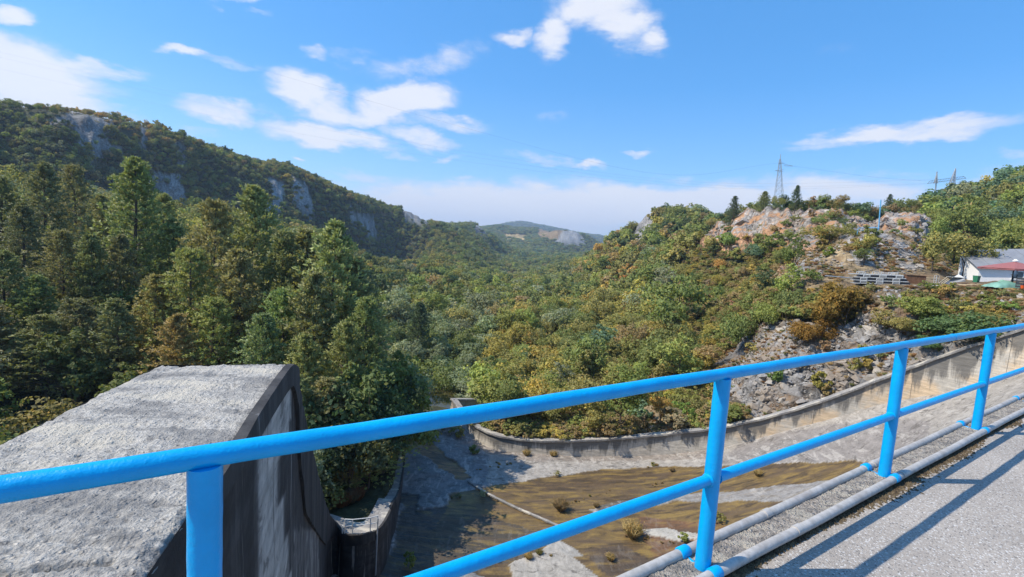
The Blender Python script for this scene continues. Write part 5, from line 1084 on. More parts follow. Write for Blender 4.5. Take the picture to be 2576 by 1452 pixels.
# ------------------------------------------------------------------ bushes and single trees that stand out
def single_plants():
    # (px centre, py foot, half width px, top py, tint, label) trees/bushes on the rocky right side
    big = [(1868, 890, 52, 755, 'mid', 'round green bush tree left of the brown one above the rock slope'), (1975, 815, 50, 715, 'mid', 'green bush tree with one side behind the brown one'), (1945, 830, 40, 740, 'fresh', 'lighter green bush between two larger ones above the rock slope'),
           (2118, 835, 78, 700, 'rbrown', 'large rusty brown bush tree below the steel frame stack'), (2040, 870, 48, 790, 'rbrown', 'smaller brown bush at the foot of the large brown one'), (2310, 800, 60, 735, 'fresh', 'low green bush spreading below the brown shed'), (2380, 865, 85, 765, 'mid2', 'wide green bush behind the blue railing below the shed'), (2350, 880, 40, 840, 'mid2', 'small green bush touching the top rail by the wide one'), (2260, 840, 45, 775, 'olive', 'olive bush right of the large brown one'),
           (2490, 830, 60, 780, 'olive', 'dull olive bush at the right above the railing'),
           (1898, 668, 30, 612, 'bluegreen', 'round dark bluish green tree below the orange quarry face'), (2172, 668, 26, 622, 'mid', 'small green tree on the bare knoll'), (2080, 620, 50, 565, 'olive', 'olive tree hanging in front of the orange quarry face'), (1985, 605, 22, 575, 'fresh', 'yellow green bush at the middle of the quarry foot'),
           (2343, 686, 38, 578, 'olive', 'olive tree behind the sheet pile with a thin trunk'), (2422, 698, 52, 585, 'olive', 'broad olive tree beside the white house with a thick trunk'),
           (1650, 760, 60, 660, 'mid', 'green tree beside the small grey crag'), (1700, 860, 70, 690, 'mid', 'large green tree on the slope below the small grey crag'), (1500, 960, 75, 810, 'bluegreen', 'broad dark green tree in the middle of the right slope'), (1720, 960, 55, 870, 'yellow', 'yellowing tree left of the rock slope'), (1660, 1080, 32, 985, 'orange', 'slim golden orange tree behind the retaining wall'),
           (1290, 970, 34, 885, 'orange', 'orange tinted tree above the bend of the blue rail'), (1600, 930, 60, 850, 'mid', 'green tree left of the yellowing tree near the rock slope'),
           (1350, 950, 25, 890, 'orange', 'small orange tree next to the larger orange one'), (1390, 1085, 50, 1010, 'olive', 'olive bushy tree growing against the retaining wall coping')]
    T = dict(G); T['rbrown'] = (.27, .17, .04); T['mid2'] = (.13, .21, .08)
    for i, (px, pf, hw, pt, tn, lab) in enumerate(big):
        p = on_surface(px, pf, surf_z, 54.5 if (px < 1700 and pf > 1000) else 40, 160); f = FPX/p[1]; w = hw/f; h = (pf-pt)/f; s = w/2.9; k = i % 5
        sp = specs[k]; zt = sp['z0']+sp['H']*1.05
        if i < 10:
            sh = SHRUB[i % 4]; r = empty('bush', p-np.array([0, 0, .15]), random.random()*6, lab, 'bush'); kx = w/1.22; r.scale = (kx, kx, h/1.85)
            # several stems' worth of crowns make one full bush
            c = link('crown', BIGBUSH[i % 2], r); c['tint'] = jitter(T[tn], .05); link('trunk', BUSHSTEM, r)
        else: add_broad(p-np.array([0, 0, .2]), s, jitter(T[tn], .05), k, lab, None, True, sz=h/zt)
(V_, F_), cs_ = crown(801, R=1.25, H=1.5, z0=.30, nc=120, per=60, size=.085, lobes=7); BIGBUSH = [mesh_np('crown', V_, F_, [MT['bushleaf']])]
(V_, F_), cs_ = crown(802, R=1.2, H=1.55, z0=.32, nc=120, per=60, size=.085, lobes=6); BIGBUSH.append(mesh_np('crown', V_, F_, [MT['bushleaf']]))
BUSHSTEM = trunk(803, .9, .03, cs_).mesh('trunk', MT['bark'], True)
single_plants()
def small_shrubs():
    # named scatter of shrubs between rocks and along the wall
    rnd = random.Random(9); n = 0
    spots = []
    for _ in range(1500):
        px = rnd.uniform(1240, 2560); py = rnd.uniform(600, 1080); spots.append((px, py))
    cnt = 0
    for px, py in spots:
        if cnt > 230: break
        if px < 1760 and py < 985: continue
        if 1240 < px < 1420 and py > 1085: continue
        z1 = inpoly(np.array([px]), np.array([py]), ZONES[-3][0])[0]
        if z1 and rnd.random() < .93: continue
        if px > 1980 and 640 < py < 735 and rnd.random() < .93: continue
        if px > 2120 and 640 < py < 735: continue
        p = on_surface(px, py, surf_z, 38, 150)
        if in_channel(np.array([p[0]]), np.array([p[1]]), .9)[0] or p[1] > 149: continue
        behind = px < 1830 and py > 940
        if p[1] < float(np.interp(p[0], WTOP[::-1, 0] if WTOP[0, 0] > WTOP[-1, 0] else WTOP[:, 0], WTOP[::-1, 1] if WTOP[0, 0] > WTOP[-1, 0] else WTOP[:, 1]))+1.2: continue
        key = rnd.choice(['mid', 'fresh', 'olive', 'olive', 'yellow', 'brown', 'grey'] if behind else ['olive', 'olive', 'mid', 'brown', 'yellow', 'fresh'])
        s = rnd.uniform(.7, 1.5) if behind else rnd.uniform(.45, 1.1)*p[1]/65
        nm = {'mid': 'green', 'fresh': 'bright green', 'olive': 'olive', 'yellow': 'yellow', 'brown': 'rust brown', 'grey': 'grey green'}[key]
        pl = 'behind the retaining wall' if behind else ('on the quarry and knoll slopes' if py < 700 else 'among stones of the right slope')
        add_shrub(p-np.array([0, 0, .15]), s, jitter(G[key], .2), rnd.randrange(4), '%s leafy shrub %s' % (nm, pl), '%s shrubs %s' % (nm, pl)); cnt += 1
    for px, py, s, key, lab in ((1955, 965, 1.0, 'mid', 'upright green shrub on the rock slope just under the top rail'), (2062, 985, 1.05, 'yellow', 'yellow green shrub at the wall foot of the rock slope'), (2080, 1000, .7, 'olive', 'small olive shrub touching the coping'), (2170, 905, .8, 'yellow', 'yellow shrub on rusty scree under the railing'), (2150, 935, .7, 'yellow', 'lower yellow shrub on rusty scree under the railing')):
        p = on_surface(px, py, surf_z, 38, 150); add_shrub(p-np.array([0, 0, .1]), s, jitter([v*.75 for v in G[key]] if key == 'yellow' else G[key]), 1, lab, None, sz=s*1.3)
    # plants in the basin and on the walkway bank
    fl = [(1590, 1350, .88, 'tan', 'large dry yellowish tuft bush in the brown algae'), (1722, 1365, .75, 'fresh', 'green bush with thin stems near the blue post'), (1410, 1283, .75, 'dead', 'dry twiggy bush near the diagonal sill'), (1535, 1408, .42, 'tan', 'small yellowish tuft in the basin under the mid rail'), (1037, 1425, .62, 'fresh', 'narrow green tuft in the shaded water'),
          (1192, 1143, .95, 'mid', 'green bush on pale slabs near the wall bend'), (1325, 1146, .5, 'tan', 'dry tuft at the foot of the wall left'), (1392, 1148, .55, 'tan', 'dry tuft at the foot of the wall right'), (1405, 1197, .4, 'olive', 'small weed on the pale sloping slabs'), (1642, 1172, .4, 'olive', 'dark weed in a crack of the pale slabs'), (1215, 1250, .45, 'grey', 'grey weed on the shaded rocks'),
          (1090, 1108, 1.0, 'olive', 'low olive bush at the outlet of the basin'), (1130, 1095, 1.2, 'mid', 'green bush at the left end of the wall'), (1155, 1100, 1.1, 'olive', 'olive bush close to the wall end'), (1115, 1075, 1.2, 'olive', 'olive bush on the bank near the river'), (1330, 1405, .4, 'tan', 'flat dry weeds beside the light slab'), (1800, 1315, .7, 'olive', 'thin olive shrub left of the kerb'), (2010, 1268, .35, 'brown', 'small brown weed on grey concrete'), (1905, 1195, .45, 'tan', 'dry weed in the upper brown strip'),
          (1250, 1410, .3, 'tan', 'tiny weed patch in the shaded water'), (1150, 1250, .35, 'grey', 'tiny grey weed at the shaded rock ledge'), (1500, 1275, .35, 'dead', 'brown twigs right of the dry bush'), (1690, 1185, .3, 'dead', 'tiny weed in the middle of the brown strip')]
    TT = dict(G); TT['tan'] = (.46, .35, .16); TT['dead'] = (.30, .22, .12)
    for i, (px, py, s, key, lab) in enumerate(fl):
        p = on_surface(px, py, floor_z, 25, 75); me = TUFT[i % 2] if key in ('tan', 'dead') else SHRUB[i % 4]
        o = link('shrub', me); o.location = p-np.array([0, 0, .06]); o.rotation_euler = (0, 0, i*1.3); s2 = s*(1. if key in ('tan', 'dead') else .72); o.scale = (s2, s2, s2*(1.5 if 'narrow' in lab else 1)); o['tint'] = TT[key]; tag(o, lab, 'bush')
def tuft_mesh(seed, n=420, h=1.5):
    rnd = np.random.default_rng(seed); a = rnd.uniform(0, 6.28, n); sp = rnd.uniform(.05, .75, n); b = np.c_[np.cos(a), np.sin(a), np.zeros(n)]*rnd.uniform(0, .35, n)[:, None]; L = h*rnd.uniform(.5, 1.05, n)
    t = b+np.c_[np.cos(a)*np.sin(sp)*L, np.sin(a)*np.sin(sp)*L, np.cos(sp)*L]; s = np.c_[-np.sin(a), np.cos(a), np.zeros(n)]*.016; m = b+(t-b)*.6+np.array([0, 0, .12])
    V = np.stack([b-s, b+s, m+s*1.5, t, m-s*1.5], 1).reshape(-1, 3); F = (np.arange(n)[:, None]*5+np.arange(5)[None])
    V2, F2 = leaves(rnd, t[rnd.integers(0, n, 260)], np.full(260, .05), 3, .07)
    me = bpy.data.meshes.new('shrub'); me.from_pydata([tuple(v) for v in np.concatenate([V, V2]).tolist()], [], [tuple(f) for f in F.tolist()]+[tuple(f) for f in (F2+len(V)).tolist()]); me.materials.append(MT['bushleaf']); me.update(); return me
TUFT = [tuft_mesh(1), tuft_mesh(2, 380, 1.3)]
def crest_plants():
    # scrub and small trees along the top of the quarry face
    rnd = random.Random(21); k = 0
    for px in range(1788, 2350, 11):
        px += rnd.uniform(-5, 5); Ys = np.linspace(128, 185, 60); d = ray(px, 600); X = d[0]/d[1]*Ys; Z = surf_z(X, Ys); j = int(np.argmax((Z-EZ)/Ys)); j = max(0, j-rnd.choice([0, 1, 2, 4])); p = np.array([X[j], Ys[j], Z[j]-.3])
        key = rnd.choice(['mid', 'dark', 'olive', 'olive', 'bluegreen', 'brown']); nm = {'mid': 'green', 'dark': 'dark green', 'olive': 'olive', 'bluegreen': 'bluish green', 'brown': 'rusty brown'}[key]
        if rnd.random() < .45: add_broad(p, rnd.uniform(.38, .62), jitter(G[key], .1), k, '%s small tree on the crest of the quarry' % nm, 'small %s trees on the quarry crest' % nm, False)
        else: add_shrub(p, rnd.uniform(1.0, 1.9), jitter(G[key], .1), k % 4, '%s scrub bush on the crest of the quarry' % nm, '%s scrub on the quarry crest' % nm)
        k += 1
    for px, py in ((1880, 590), (1915, 575), (1950, 590), (1925, 610), (2000, 560), (2040, 545), (2110, 560), (2150, 548), (2185, 560), (2250, 600), (2270, 575), (2300, 590), (1830, 585), (2060, 590), (2130, 585), (1975, 575)):
        p = on_surface(px, py, surf_z, 80, 180); key = rnd.choice(['olive', 'fresh', 'mid', 'brown']); add_shrub(p-np.array([0, 0, .2]), rnd.uniform(.7, 1.5), jitter(G[key], .1), k % 4, {'olive': 'olive', 'fresh': 'bright green', 'mid': 'green', 'brown': 'rusty'}[key]+' shrub growing on the quarry face', 'shrubs growing on the quarry face'); k += 1
    # weeds along the joints of the basin floor
    for (x0, y0, x1, y1, n) in ((1400, 1275, 1535, 1232, 12), (1620, 1230, 1670, 1214, 5), (1622, 1180, 1662, 1163, 5), (1180, 1190, 1260, 1165, 6), (1240, 1178, 1300, 1160, 5), (1560, 1345, 1700, 1372, 8), (1310, 1400, 1400, 1395, 6), (1100, 1262, 1170, 1252, 5)):
        for i in range(n):
            f = rnd.random(); p = on_surface(x0+(x1-x0)*f, y0+(y1-y0)*f+rnd.uniform(-7, 6), floor_z, 25, 75); o = link('weed', TUFT[i % 2]); s = rnd.uniform(.06, .16)*(2.2 if rnd.random() < .15 else 1); o.location = p-np.array([0, 0, .04]); o.scale = (s, s, s*.9); o.rotation_euler = (0, 0, rnd.random()*6); o['tint'] = rnd.choice([(.40, .30, .13), (.24, .22, .08), (.30, .20, .10)])
            tag(o, 'small dry weed in a floor joint of the basin', 'weed', 'weeds along the joints of the basin floor')
small_shrubs()
crest_plants()
undergrowth()
def dry_grass():
    n = 26000; x = RNG.uniform(10, 95, n); y = RNG.uniform(38, 100, n); z = surf_z(x, y); px, py = proj(np.stack([x, y, z], -1)); C, B = zone_at(x, y, z)
    ok = (B > .5) & ~in_channel(x, y, .8) & (fbm(x/3, y/3, s=301) > -.02) & ~((px > 2120) & (py > 685) & (py < 722)); x, y, z = x[ok], y[ok], z[ok]; m = len(x)
    t = np.where(RNG.random((m, 1)) < .55, np.array([.48, .36, .19]), np.array([.34, .19, .09]))*RNG.uniform(.7, 1.2, (m, 1)); t[RNG.random(m) < .25] = (.20, .21, .08)
    s = RNG.uniform(.10, .34, m)
    o = bpy.data.objects.get('shrub'); protos = [q for q in COL.objects if q.data is TUFT[0]][:1]+[q for q in COL.objects if q.data is TUFT[1]][:1]
    gn_scatter('dry_grass', protos, np.c_[x, y, z-.05], RNG.integers(0, 2, m), np.c_[x*0, x*0, RNG.uniform(0, 6.28, m)], np.c_[s, s, s*.8], t, 'dry tan and rusty grass tufts between the stones', 'grass')
dry_grass()
# bank of dry brush beside the walkway
def bank():
    for i, (px, py, s, k) in enumerate([(855, 1325, .6, 'brown'), (868, 1315, .7, 'brown'), (885, 1300, .6, 'dead'), (900, 1290, .7, 'brown'), (850, 1300, .8, 'olive')]):
        p = atY(px, py, 33.5+i*.4); o = link('shrub', TUFT[i % 2]); o.location = (p[0], p[1], -18.4); o.scale = (s, s, s*1.1); o['tint'] = {'brown': (.20, .10, .05), 'dead': (.22, .17, .10), 'olive': (.10, .11, .03)}[k]
        tag(o, 'rusty dry brush behind the small walkway railing', 'bush', 'dry brush behind the walkway railing')
bank()

# ------------------------------------------------------------------ yard on the right: house and its clutter
def yard():
    def gp(px, py): return on_surface(px, py, surf_z, 40, 110)
    # house: front wall facing the viewer, mono pitch look of a low gable roof
    A = atY(2458, 711, 60); Bp = A+np.array([11., -5.0, 0]); zg = A[2]-.6; fr = (Bp-A)[:2]; L = np.linalg.norm(fr); fr /= L; bk = np.array([-fr[1], fr[0]]); h = empty('house', (A[0], A[1], zg), math.atan2(fr[1], fr[0]), 'low white walled house with grey sheet roof at the right edge', 'house')
    zA = atY(2461, 672, 60)[2]-zg; zB = zA+.9; D = 6.; roofback = 2.2
    m = MB(); m.add([(0, 0, 0), (L, 0, 0), (L, 0, zB), (0, 0, zA), (0, D, 0), (L, D, 0), (L, D, zB+roofback*.8), (0, D, zA+roofback*.8)], [(0, 1, 2, 3), (5, 4, 7, 6), (4, 0, 3, 7), (1, 5, 6, 2), (3, 2, 6, 7)]); m.build('wall', MT['white'], h)
    m = MB(); m.box((L/2, -.02, .55), (L+.04, .06, .35)); m.build('plinth', MT['wood'], h)
    def sheet(x0, x1):
        m = MB(); z0 = zA+.9*(x0/L); z1 = zA+.9*(x1/L); e = .08
        p = [(x0, -.45, z0-.12), (x1, -.45, z1-.12), (x1, D+.3, z1+roofback), (x0, D+.3, z0+roofback)]
        m.add([(a, b, c) for a, b, c in p]+[(a, b, c+e) for a, b, c in p], [(3, 2, 1, 0), (4, 5, 6, 7), (0, 1, 5, 4), (1, 2, 6, 5), (2, 3, 7, 6), (3, 0, 4, 7)]); m.build('roof_sheet', MT['roof'], h)
    k = 9
    for i in range(k): sheet(-.35+(L+.7)*i/k+.02, -.35+(L+.7)*(i+1)/k-.02)
    for x0 in (3.15, 4.25):
        f = MB(); w, hh, zb = 1.0, .95, 1.35
        f.box((x0+w/2, -.03, zb+.03), (w, .07, .06)); f.box((x0+w/2, -.03, zb+hh-.03), (w, .07, .06)); f.box((x0+.03, -.03, zb+hh/2), (.06, .07, hh-.12)); f.box((x0+w-.03, -.03, zb+hh/2), (.06, .07, hh-.12))
        fo = f.build('window_frame', MT['white'], h); MB().box((x0+w/2, -.02, zb+hh/2), (w-.12, .03, hh-.12)).build('pane', MT['glass'], fo)
    MB().box((4.2, -.09, 1.27), (2.4, .14, .06)).build('window_sill', MT['white'], h)
    # parasol
    p = atY(2545, 716, 50); zp = surf_z(p[0], p[1]); r = empty('parasol', (p[0], p[1], p[2]), 0, 'open faded red parasol in front of the white house', 'parasol'); hc = atY(2545, 676, 50)[2]-p[2]; ht = atY(2545, 658, 50)[2]-p[2]; R = 2.75
    MB().tube([(0, 0, 0), (0, 0, ht+.05)], .09, 10).build('pole', MT['dark'], r)
    for k in range(8):
        a0, a1 = k*math.pi/4, (k+1)*math.pi/4; m = MB(); n = 5; V = []
        for i in range(n+1):
            t = i/n
            for u in (0, .5, 1): a = a0+(a1-a0)*u; rr = R*t*(1-.06*math.sin(math.pi*u)*1); V.append((rr*math.cos(a), rr*math.sin(a), ht-(ht-hc)*t**1.1-.04*math.sin(math.pi*u)*t))
        F = [(i*3+j, (i+1)*3+j, (i+1)*3+j+1, i*3+j+1) for i in range(n) for j in range(2)]; b = len(V); V += [(R*math.cos(a0)*.999, R*math.sin(a0)*.999, hc-.18), (R*math.cos(a1)*.999, R*math.sin(a1)*.999, hc-.18)]; F.append((n*3, b, b+1, n*3+2))
        m.add(V, F).build('canopy_panel', MT['parasol'], r); MB().tube([(0, 0, ht-.05), (R*.97*math.cos(a0), R*.97*math.sin(a0), hc-.03)], .02, 5).build('rib', MT['dark'], r)
    MB().tube([(0, 0, ht), (0, 0, ht+.08), (0, 0, ht+.25)], [.22, .25, .08], 10).build('finial', MT['white'], r)
    # dish
    p = atY(2558.7, 690, 48); r = empty('satellite_dish', p, R_(-155), 'grey satellite dish on a thin stand right of the parasol pole', 'dish'); m = MB(); V = [(0, 0, 0)]; F = []
    for i in range(1, 5):
        for j in range(20): a = j*math.pi/10; q = i/4*.46; V.append((q*math.cos(a), -.5*q*q, q*math.sin(a)))
    for j in range(20): F.append((0, 1+j, 1+(j+1) % 20))
    for i in range(3):
        for j in range(20): F.append((1+i*20+j, 1+(i+1)*20+j, 1+(i+1)*20+(j+1) % 20, 1+i*20+(j+1) % 20))
    m.add(V, F).build('dish', MT['greymetal'], r, True); MB().tube([(0, .02, 0), (0, .05, -1.2)], .03, 6).build('stand', MT['dark'], r); MB().tube([(0, 0, -.4), (0, -.45, -.05)], .02, 5).build('feed_arm', MT['dark'], r)
    # bin
    p = atY(2455, 711, 57); r = empty('wheelie_bin', p, .3, 'green plastic bin at the left corner of the white house', 'bin'); m = MB()
    m.add([(-.25, -.25, .05), (.25, -.25, .05), (.25, .25, .05), (-.25, .25, .05), (-.32, -.32, .95), (.32, -.32, .95), (.32, .32, .95), (-.32, .32, .95)], [(3, 2, 1, 0), (4, 5, 6, 7), (0, 1, 5, 4), (1, 2, 6, 5), (2, 3, 7, 6), (3, 0, 4, 7)]).build('body', MT['green'], r)
    MB().box((0, -.02, .99), (.68, .70, .06)).build('lid', MT['green'], r)
    r.scale = (.8, .8, .8)
    for sx in (-.2, .2): MB().tube([(sx-.03, .27, .1), (sx+.03, .27, .1)], .1, 12).build('wheel', MT['dark'], r)
    # green tarpaulin heap
    p = atY(2528, 722, 49); p[2] = surf_z(p[0], p[1])-.1; m = MB(); n = 22; V = []
    for i in range(n):
        for j in range(n):
            x, y = (i/(n-1)-.5)*3.2, (j/(n-1)-.5)*1.8; e = max(0, 1-(x/1.6)**2)*max(0, 1-(y/.9)**2); V.append((x, y, .75*e**.5*(.7+.5*float(vnoise(x*2.1+3, y*2.1, s=401)))+.08*float(vnoise(x*7, y*7, s=402))))
    m.add(V, [(i*n+j, i*n+j+1, (i+1)*n+j+1, (i+1)*n+j) for i in range(n-1) for j in range(n-1)]); m.F = [f[::-1] for f in m.F]; o = m.build('tarpaulin', MT['tarp'], None, True); o.location = p; tag(o, 'crumpled pale green tarpaulin heap under the red parasol', 'tarpaulin')
    # dark crate and orange pot
    p = atY(2571, 724, 47); m = empty('crate', p, .2, 'dark grey crate at the right edge beside the tarpaulin', 'crate')
    for z in (.1, .35, .6, .85):
        for sy in (-.3, .3): MB().box((0, sy, z), (.8, .03, .18)).build('slat', MT['dark'], m)
        for sx in (-.39, .39): MB().box((sx, 0, z), (.03, .57, .18)).build('slat', MT['dark'], m)
    p = atY(2572, 726, 46.3); m = MB(); m.tube([(0, 0, 0), (0, 0, .3), (0, 0, .32)], [.12, .17, .19], 14); o = m.build('flower_pot', MT['orange']); o.location = p; tag(o, 'small orange pot in front of the dark crate', 'pot')
    # brown shed box
    p = atY(2327, 717, 56); zb = p[2]; r = empty('shed', p, R_(-24), 'brown boarded box shed between the frame stack and the sheet pile', 'shed'); W, Dp, H = 1.75, 1.1, 1.0
    for i in range(7):
        MB().box((-W*i/7-W/14, 0, H/2), (W/7-.015, .05, H)).build('board', MT['wood'], r)
    for i in range(5): MB().box((.0, .03+Dp*i/5+Dp/10, H/2), (.05, Dp/5-.015, H)).build('board', MT['wood'], r)
    for i in range(5): MB().box((-W, .03+Dp*i/5+Dp/10, H/2), (.05, Dp/5-.015, H)).build('board', MT['wood'], r)
    MB().box((-W/2, Dp/2, H+.03), (W+.16, Dp+.2, .05)).build('lid', MT['wood'], r)
    # stack of steel frames: four tiers of rails, each with upright U frames, dark slabs between, the interior's shade built in as backing
    a = atY(2142, 713, 58); b = atY(2292, 719, 55.5); base = empty('frame_stack', (a+b)/2, 0, 'long stack of white steel scaffold frames with dark interior left of the brown shed', 'scaffold stack'); o0 = (a+b)/2; d = b-a; Ln = np.linalg.norm(d); d /= Ln; bkv = np.array([-d[1], d[0], 0]); bkv /= np.linalg.norm(bkv)
    def Q(s, t, z): return tuple(a+d*s+bkv*t+np.array([0, 0, z])-o0)
    for tier in range(4):
        z = .02+tier*.36; s0, s1 = .1+.12*tier*(-1)**tier, Ln-.55*tier*.5
        for t in (0, 1.3): MB().bar(Q(s0, t, z+.05), Q(s1, t, z+.05), .05, .07).build('rail', MT['whitemetal'], base)
        if tier < 3: MB().bar(Q(s0+.25, .68, z+.2), Q(s1-.1, .68, z+.2), 1.15, .26).build('dark_backing', MT['dark'], base)
        for q in range(4 if tier < 3 else 5):
            sx = s0+.75+q*1.55+(.1 if tier % 2 else 0)
            if sx+.6 > s1: continue
            f = MB(); t = -.03
            f.bar(Q(sx, t, z+.08), Q(sx, t, z+.36), .055); f.bar(Q(sx+.62, t, z+.08), Q(sx+.62, t, z+.36), .055); f.bar(Q(sx-.02, t, z+.335), Q(sx+.64, t, z+.335), .055); f.bar(Q(sx, t, z+.2), Q(sx+.62, t, z+.2), .05)
            f.build('upright_frame', MT['whitemetal'], base)
            f = MB(); t = 1.28; f.bar(Q(sx, t, z+.08), Q(sx, t, z+.36), .05); f.bar(Q(sx+.62, t, z+.08), Q(sx+.62, t, z+.36), .05); f.bar(Q(sx-.02, t, z+.335), Q(sx+.64, t, z+.335), .05); f.build('upright_frame', MT['whitemetal'], base)
    p = atY(2108, 696, 60); m = MB(); m.tube([(-1.6, 0, 0), (1.5, -.6, -.05)], .06, 8); o = m.build('steel_pipe', MT['galv']); o.location = p; tag(o, 'long grey pipe lying left of the steel frame stack', 'pipe')
    # cage post, leaning boards, sheet pile, planks
    p = atY(2354, 715, 56); r = empty('wire_cage', p, 0, 'narrow pale wire cage right of the brown shed', 'cage')
    for x in (-.15, .15):
        for y in (-.15, .15): MB().bar((x, y, 0), (x, y, 1.0), .03).build('upright', MT['whitemetal'], r)
    for z in (.1, .4, .7, .98):
        m = MB(); m.bar((-.15, -.15, z), (.15, -.15, z), .02); m.bar((.15, -.15, z), (.15, .15, z), .02); m.bar((.15, .15, z), (-.15, .15, z), .02); m.bar((-.15, .15, z), (-.15, -.15, z), .02); m.build('ring', MT['whitemetal'], r)
    for i, (x0, y0, x1, y1, w) in enumerate([(2362, 713, 2384, 697, .13), (2368, 714, 2391, 698, .13), (2374, 714, 2396, 699, .1)]):
        m = MB(); q0, q1 = atY(x0, y0, 55.5), atY(x1, y1, 56.8); m.bar(q0-q0, q1-q0, .05, w); o = m.build('board', MT['palewood']); o.location = q0; tag(o, ['leftmost pale board leaning on the grey sheets', 'middle pale board leaning on the grey sheets', 'rightmost thin pale board leaning on the grey sheets'][i], 'board')
    p = atY(2400, 716, 56); r = empty('sheet_pile', p, R_(-24), 'pile of grey metal sheets propped beside the pale boards', 'sheets')
    for i in range(4):
        R = Matrix.Rotation(R_(-18-9*i), 3, 'Y') @ Matrix.Rotation(R_(14+7*i), 3, 'X'); MB().box((.1*i, .12*i, .35+.1*i), (1.7-.2*i, .9, .03), R=R).build('sheet', MT['greymetal'], r)
    MB().box((.25, .3, .86), (1.7, .8, .03)).build('sheet', MT['whitemetal'], r)
    for i, (x0, y0, x1, y1, mt) in enumerate([(2405, 714, 2470, 719, 'palewood'), (2412, 717, 2485, 722, 'palewood'), (2340, 719, 2378, 718, 'whitemetal'), (2398, 711, 2455, 714, 'wood'), (2440, 723, 2500, 724, 'palewood'), (2420, 721, 2462, 718, 'wood')]):
        q0, q1 = atY(x0, y0, 54), atY(x1, y1, 51.5); q0[2] = max(q0[2], float(surf_z(q0[0], q0[1]))+.05); m = MB(); m.bar(q0-q0, q1-q0, .14, .06); o = m.build('plank', MT[mt]); o.location = q0
        tag(o, ['pale plank lying right of the sheet pile', 'longer pale plank in front of the others', 'white bar lying below the wire cage', 'dark brown plank behind the pale planks', 'pale plank near the tarpaulin', 'short brown plank crossing the pale ones'][i], 'plank')
yard()
# pale blue pole and rail on the knoll
def pole():
    b = atY(2210, 584, 79); t = atY(2216, 503, 79); m = MB(); m.tube([(0, 0, -.5), tuple(t-b)], .085, 10); o = m.build('flag_pole', MT['palebluepaint'], None, True); o.location = b; tag(o, 'tall pale blue pole standing on top of the grey rock knoll', 'pole')
    r = empty('knoll_railing', b, 0, 'low pale blue rail left of the tall pole on the knoll', 'railing'); q = [atY(2157, 584, 80), atY(2181, 583, 79.5), atY(2206, 583, 79)]; H = .62
    for p in q: MB().tube([Vector(p-b)-Vector((0, 0, .4)), Vector(p-b)+Vector((0, 0, H))], .05, 8).build('post', MT['palebluepaint'], r)
    MB().tube([Vector(p-b)+Vector((0, 0, H)) for p in q], .055, 8).build('rail', MT['palebluepaint'], r)
    MB().tube([Vector(p-b)+Vector((0, 0, H*.45)) for p in q], .04, 8).build('rail', MT['palebluepaint'], r)
pole()
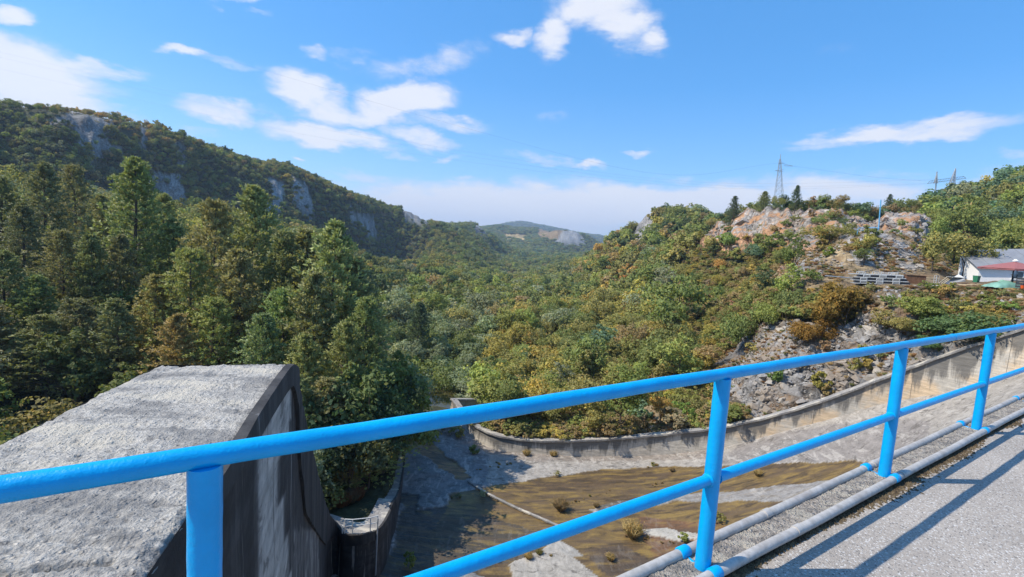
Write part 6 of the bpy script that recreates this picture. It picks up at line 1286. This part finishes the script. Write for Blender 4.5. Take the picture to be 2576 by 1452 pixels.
# lattice mast and portal pylon with wires
def lattice(m, base, top, w0, w1, n, r, rot=.5):
    base, top = np.array(base, float), np.array(top, float); ax = []
    for k in range(4): a = rot+k*math.pi/2; ax.append(np.array([math.cos(a), math.sin(a), 0]))
    lv = [1-(1-i/n)**1.25 for i in range(n+1)]
    P = [[base+(top-base)*t+ax[k]*(w0+(w1-w0)*t)*.707 for k in range(4)] for t in lv]
    for i in range(n):
        for k in range(4):
            k2 = (k+1) % 4; m.bar(P[i][k], P[i+1][k], r*1.4); m.bar(P[i][k], P[i+1][k2], r); m.bar(P[i][k2], P[i+1][k], r); m.bar(P[i+1][k], P[i+1][k2], r)
def pylons():
    Y = 240.; b = atY(1959, 530, Y); t = atY(1964, 388, Y); h = t[2]-b[2]; r = empty('lattice_pylon', b, 0, 'tall grey steel lattice pylon on the skyline behind the quarry', 'pylon')
    m = MB(); lattice(m, (0, 0, -2), (t[0]-b[0], 0, h-2.5), 5.0, .6, 11, .075); m.build('tower', MT['galv'], r); MB().tube([(t[0]-b[0], 0, h-2.8), (t[0]-b[0], 0, h)], .14, 6).build('peak', MT['galv'], r)
    arms = [(-3.3, h*.835), (4.1, h*.80), (-4.4, h*.70)]
    for x, z in arms: m = MB(); m.bar((0, 0, z), (x, -.6, z), .16); m.bar((0, 0, z+.9), (x, -.6, z), .12); m.build('cross_arm', MT['galv'], r)
    r2b = atY(2395, 475, 330); r2 = empty('portal_pylon', r2b, 0, 'grey portal pylon with two guyed legs and a long beam behind the right ridge', 'pylon')
    A, B = atY(2335, 461, 330)-r2b, atY(2432, 448, 330)-r2b
    def L(px, py): return atY(px, py, 330)-r2b
    m = MB(); m.bar(L(2357, 432), L(2352, 500), .5); m.build('leg', MT['galv'], r2); m = MB(); lattice(m, L(2396, 505), L(2396, 461), 1.8, 2.2, 6, .16); m.build('leg', MT['galv'], r2)
    m = MB(); lattice(m, L(2395, 461), L(2404, 424), 2.4, .3, 6, .15); m.build('peak', MT['galv'], r2); m = MB(); lattice(m, L(2354, 462), L(2357, 436), 1.6, .3, 5, .13); m.build('peak', MT['galv'], r2)
    m = MB(); n = 14; a, c = L(2333, 462), L(2430, 449)
    for i in range(n):
        p, q = a+(c-a)*i/n, a+(c-a)*(i+1)/n; z = np.array([0, 0, 1.6]); m.bar(p, q, .26); m.bar(p+z*(0 < i), q+z*(i < n-1), .2); m.bar(p, q+z*(i < n-1), .14)
    m.build('beam', MT['greymetal'], r2)
    # conductors: from the portal pylon across the valley to the upper left, long shallow sag
    W = [[(2433, 449, 330), (1960, 462, 300), (1650, 450, 290), (1300, 402, 285), (950, 342, 290), (600, 268, 300), (200, 178, 330), (-300, 60, 380)],
         [(2395, 460, 330), (1960, 470, 300), (1650, 456, 290), (1300, 412, 285), (950, 352, 290), (600, 280, 300), (200, 190, 330), (-300, 75, 380)],
         [(2335, 463, 330), (1960, 476, 300), (1650, 463, 290), (1300, 424, 285), (950, 372, 290), (600, 305, 300), (200, 218, 330), (-300, 105, 380)]]
    for i, w in enumerate(W):
        P = dens([atY(*q) for q in w], 12); m = MB(); m.tube([p for p in P], .028, 4); o = m.build('power_line', MT['galv']); tag(o, ['topmost of the three thin power lines crossing the sky above the valley', 'middle of the three thin power lines crossing the sky', 'lowest of the three thin power lines crossing the sky'][i], 'power line')
    for i, (x, z) in enumerate(arms[:2]):
        s = b+np.array([x, -.6, z]); P = dens([s, atY(2200+60*i, 447+4*i, 262), atY(2560, 452+8*i, 300), atY(2800, 440, 340)] if i == 1 else [s, atY(1650, 437, 250), atY(1200, 330, 270), atY(500, 130, 300)], 12); m = MB(); m.tube([p for p in P], .024, 4); o = m.build('power_line', MT['dark']); tag(o, ['faint power line running left from the upper arm of the lattice pylon', 'faint power line running right from the lattice pylon'][i], 'power line')
pylons()

# repeats that share a label get their place in the row, counted from the left as seen from the road
def ordinals():
    bpy.context.view_layer.update(); D = {}
    for o in COL.objects:
        if o.parent is None and 'label' in o and o.get('kind') is None: D.setdefault(o['label'], []).append(o)
    W1 = ['', 'first', 'second', 'third', 'fourth', 'fifth', 'sixth', 'seventh', 'eighth', 'ninth', 'tenth', 'eleventh', 'twelfth', 'thirteenth', 'fourteenth', 'fifteenth', 'sixteenth', 'seventeenth', 'eighteenth', 'nineteenth']; TE = {2: 'twent', 3: 'thirt', 4: 'fort', 5: 'fift', 6: 'sixt'}
    def word(i): return W1[i] if i < 20 else (TE[i//10]+'ieth' if i % 10 == 0 else TE[i//10]+'y '+W1[i % 10])
    for lab, L in D.items():
        if len(L) < 2 or len(L) > 69 or lab.startswith('small dry weed'): continue
        L.sort(key=lambda o: float(proj(np.array(o.location))[0])); 
        for i, o in enumerate(L): o['label'] = lab+', '+(word(i+1)+' from the left' if i < len(L)-1 else 'rightmost')
ordinals()
# ------------------------------------------------------------------ the air
def haze():
    m = bpy.data.materials.new('haze_air'); m.use_nodes = True; t = NT(m.node_tree); t.n.clear(); out = t.new('ShaderNodeOutputMaterial'); v = t.new('ShaderNodeVolumePrincipled')
    v.inputs['Color'].default_value = (.62, .78, 1., 1); v.inputs['Density'].default_value = 1.7e-4; v.inputs['Anisotropy'].default_value = .2; t.l.new(v.outputs[0], out.inputs['Volume'])
    zt = float(GZ.max())+60; zb = min(float(GZ.min()), -27)-1.5; b = MB().box((0, 0, (zt+zb)/2), (12800, 12800, zt-zb)); o = b.build('haze', m); tag(o, kind='stuff')
HAZE = True
if HAZE: haze()
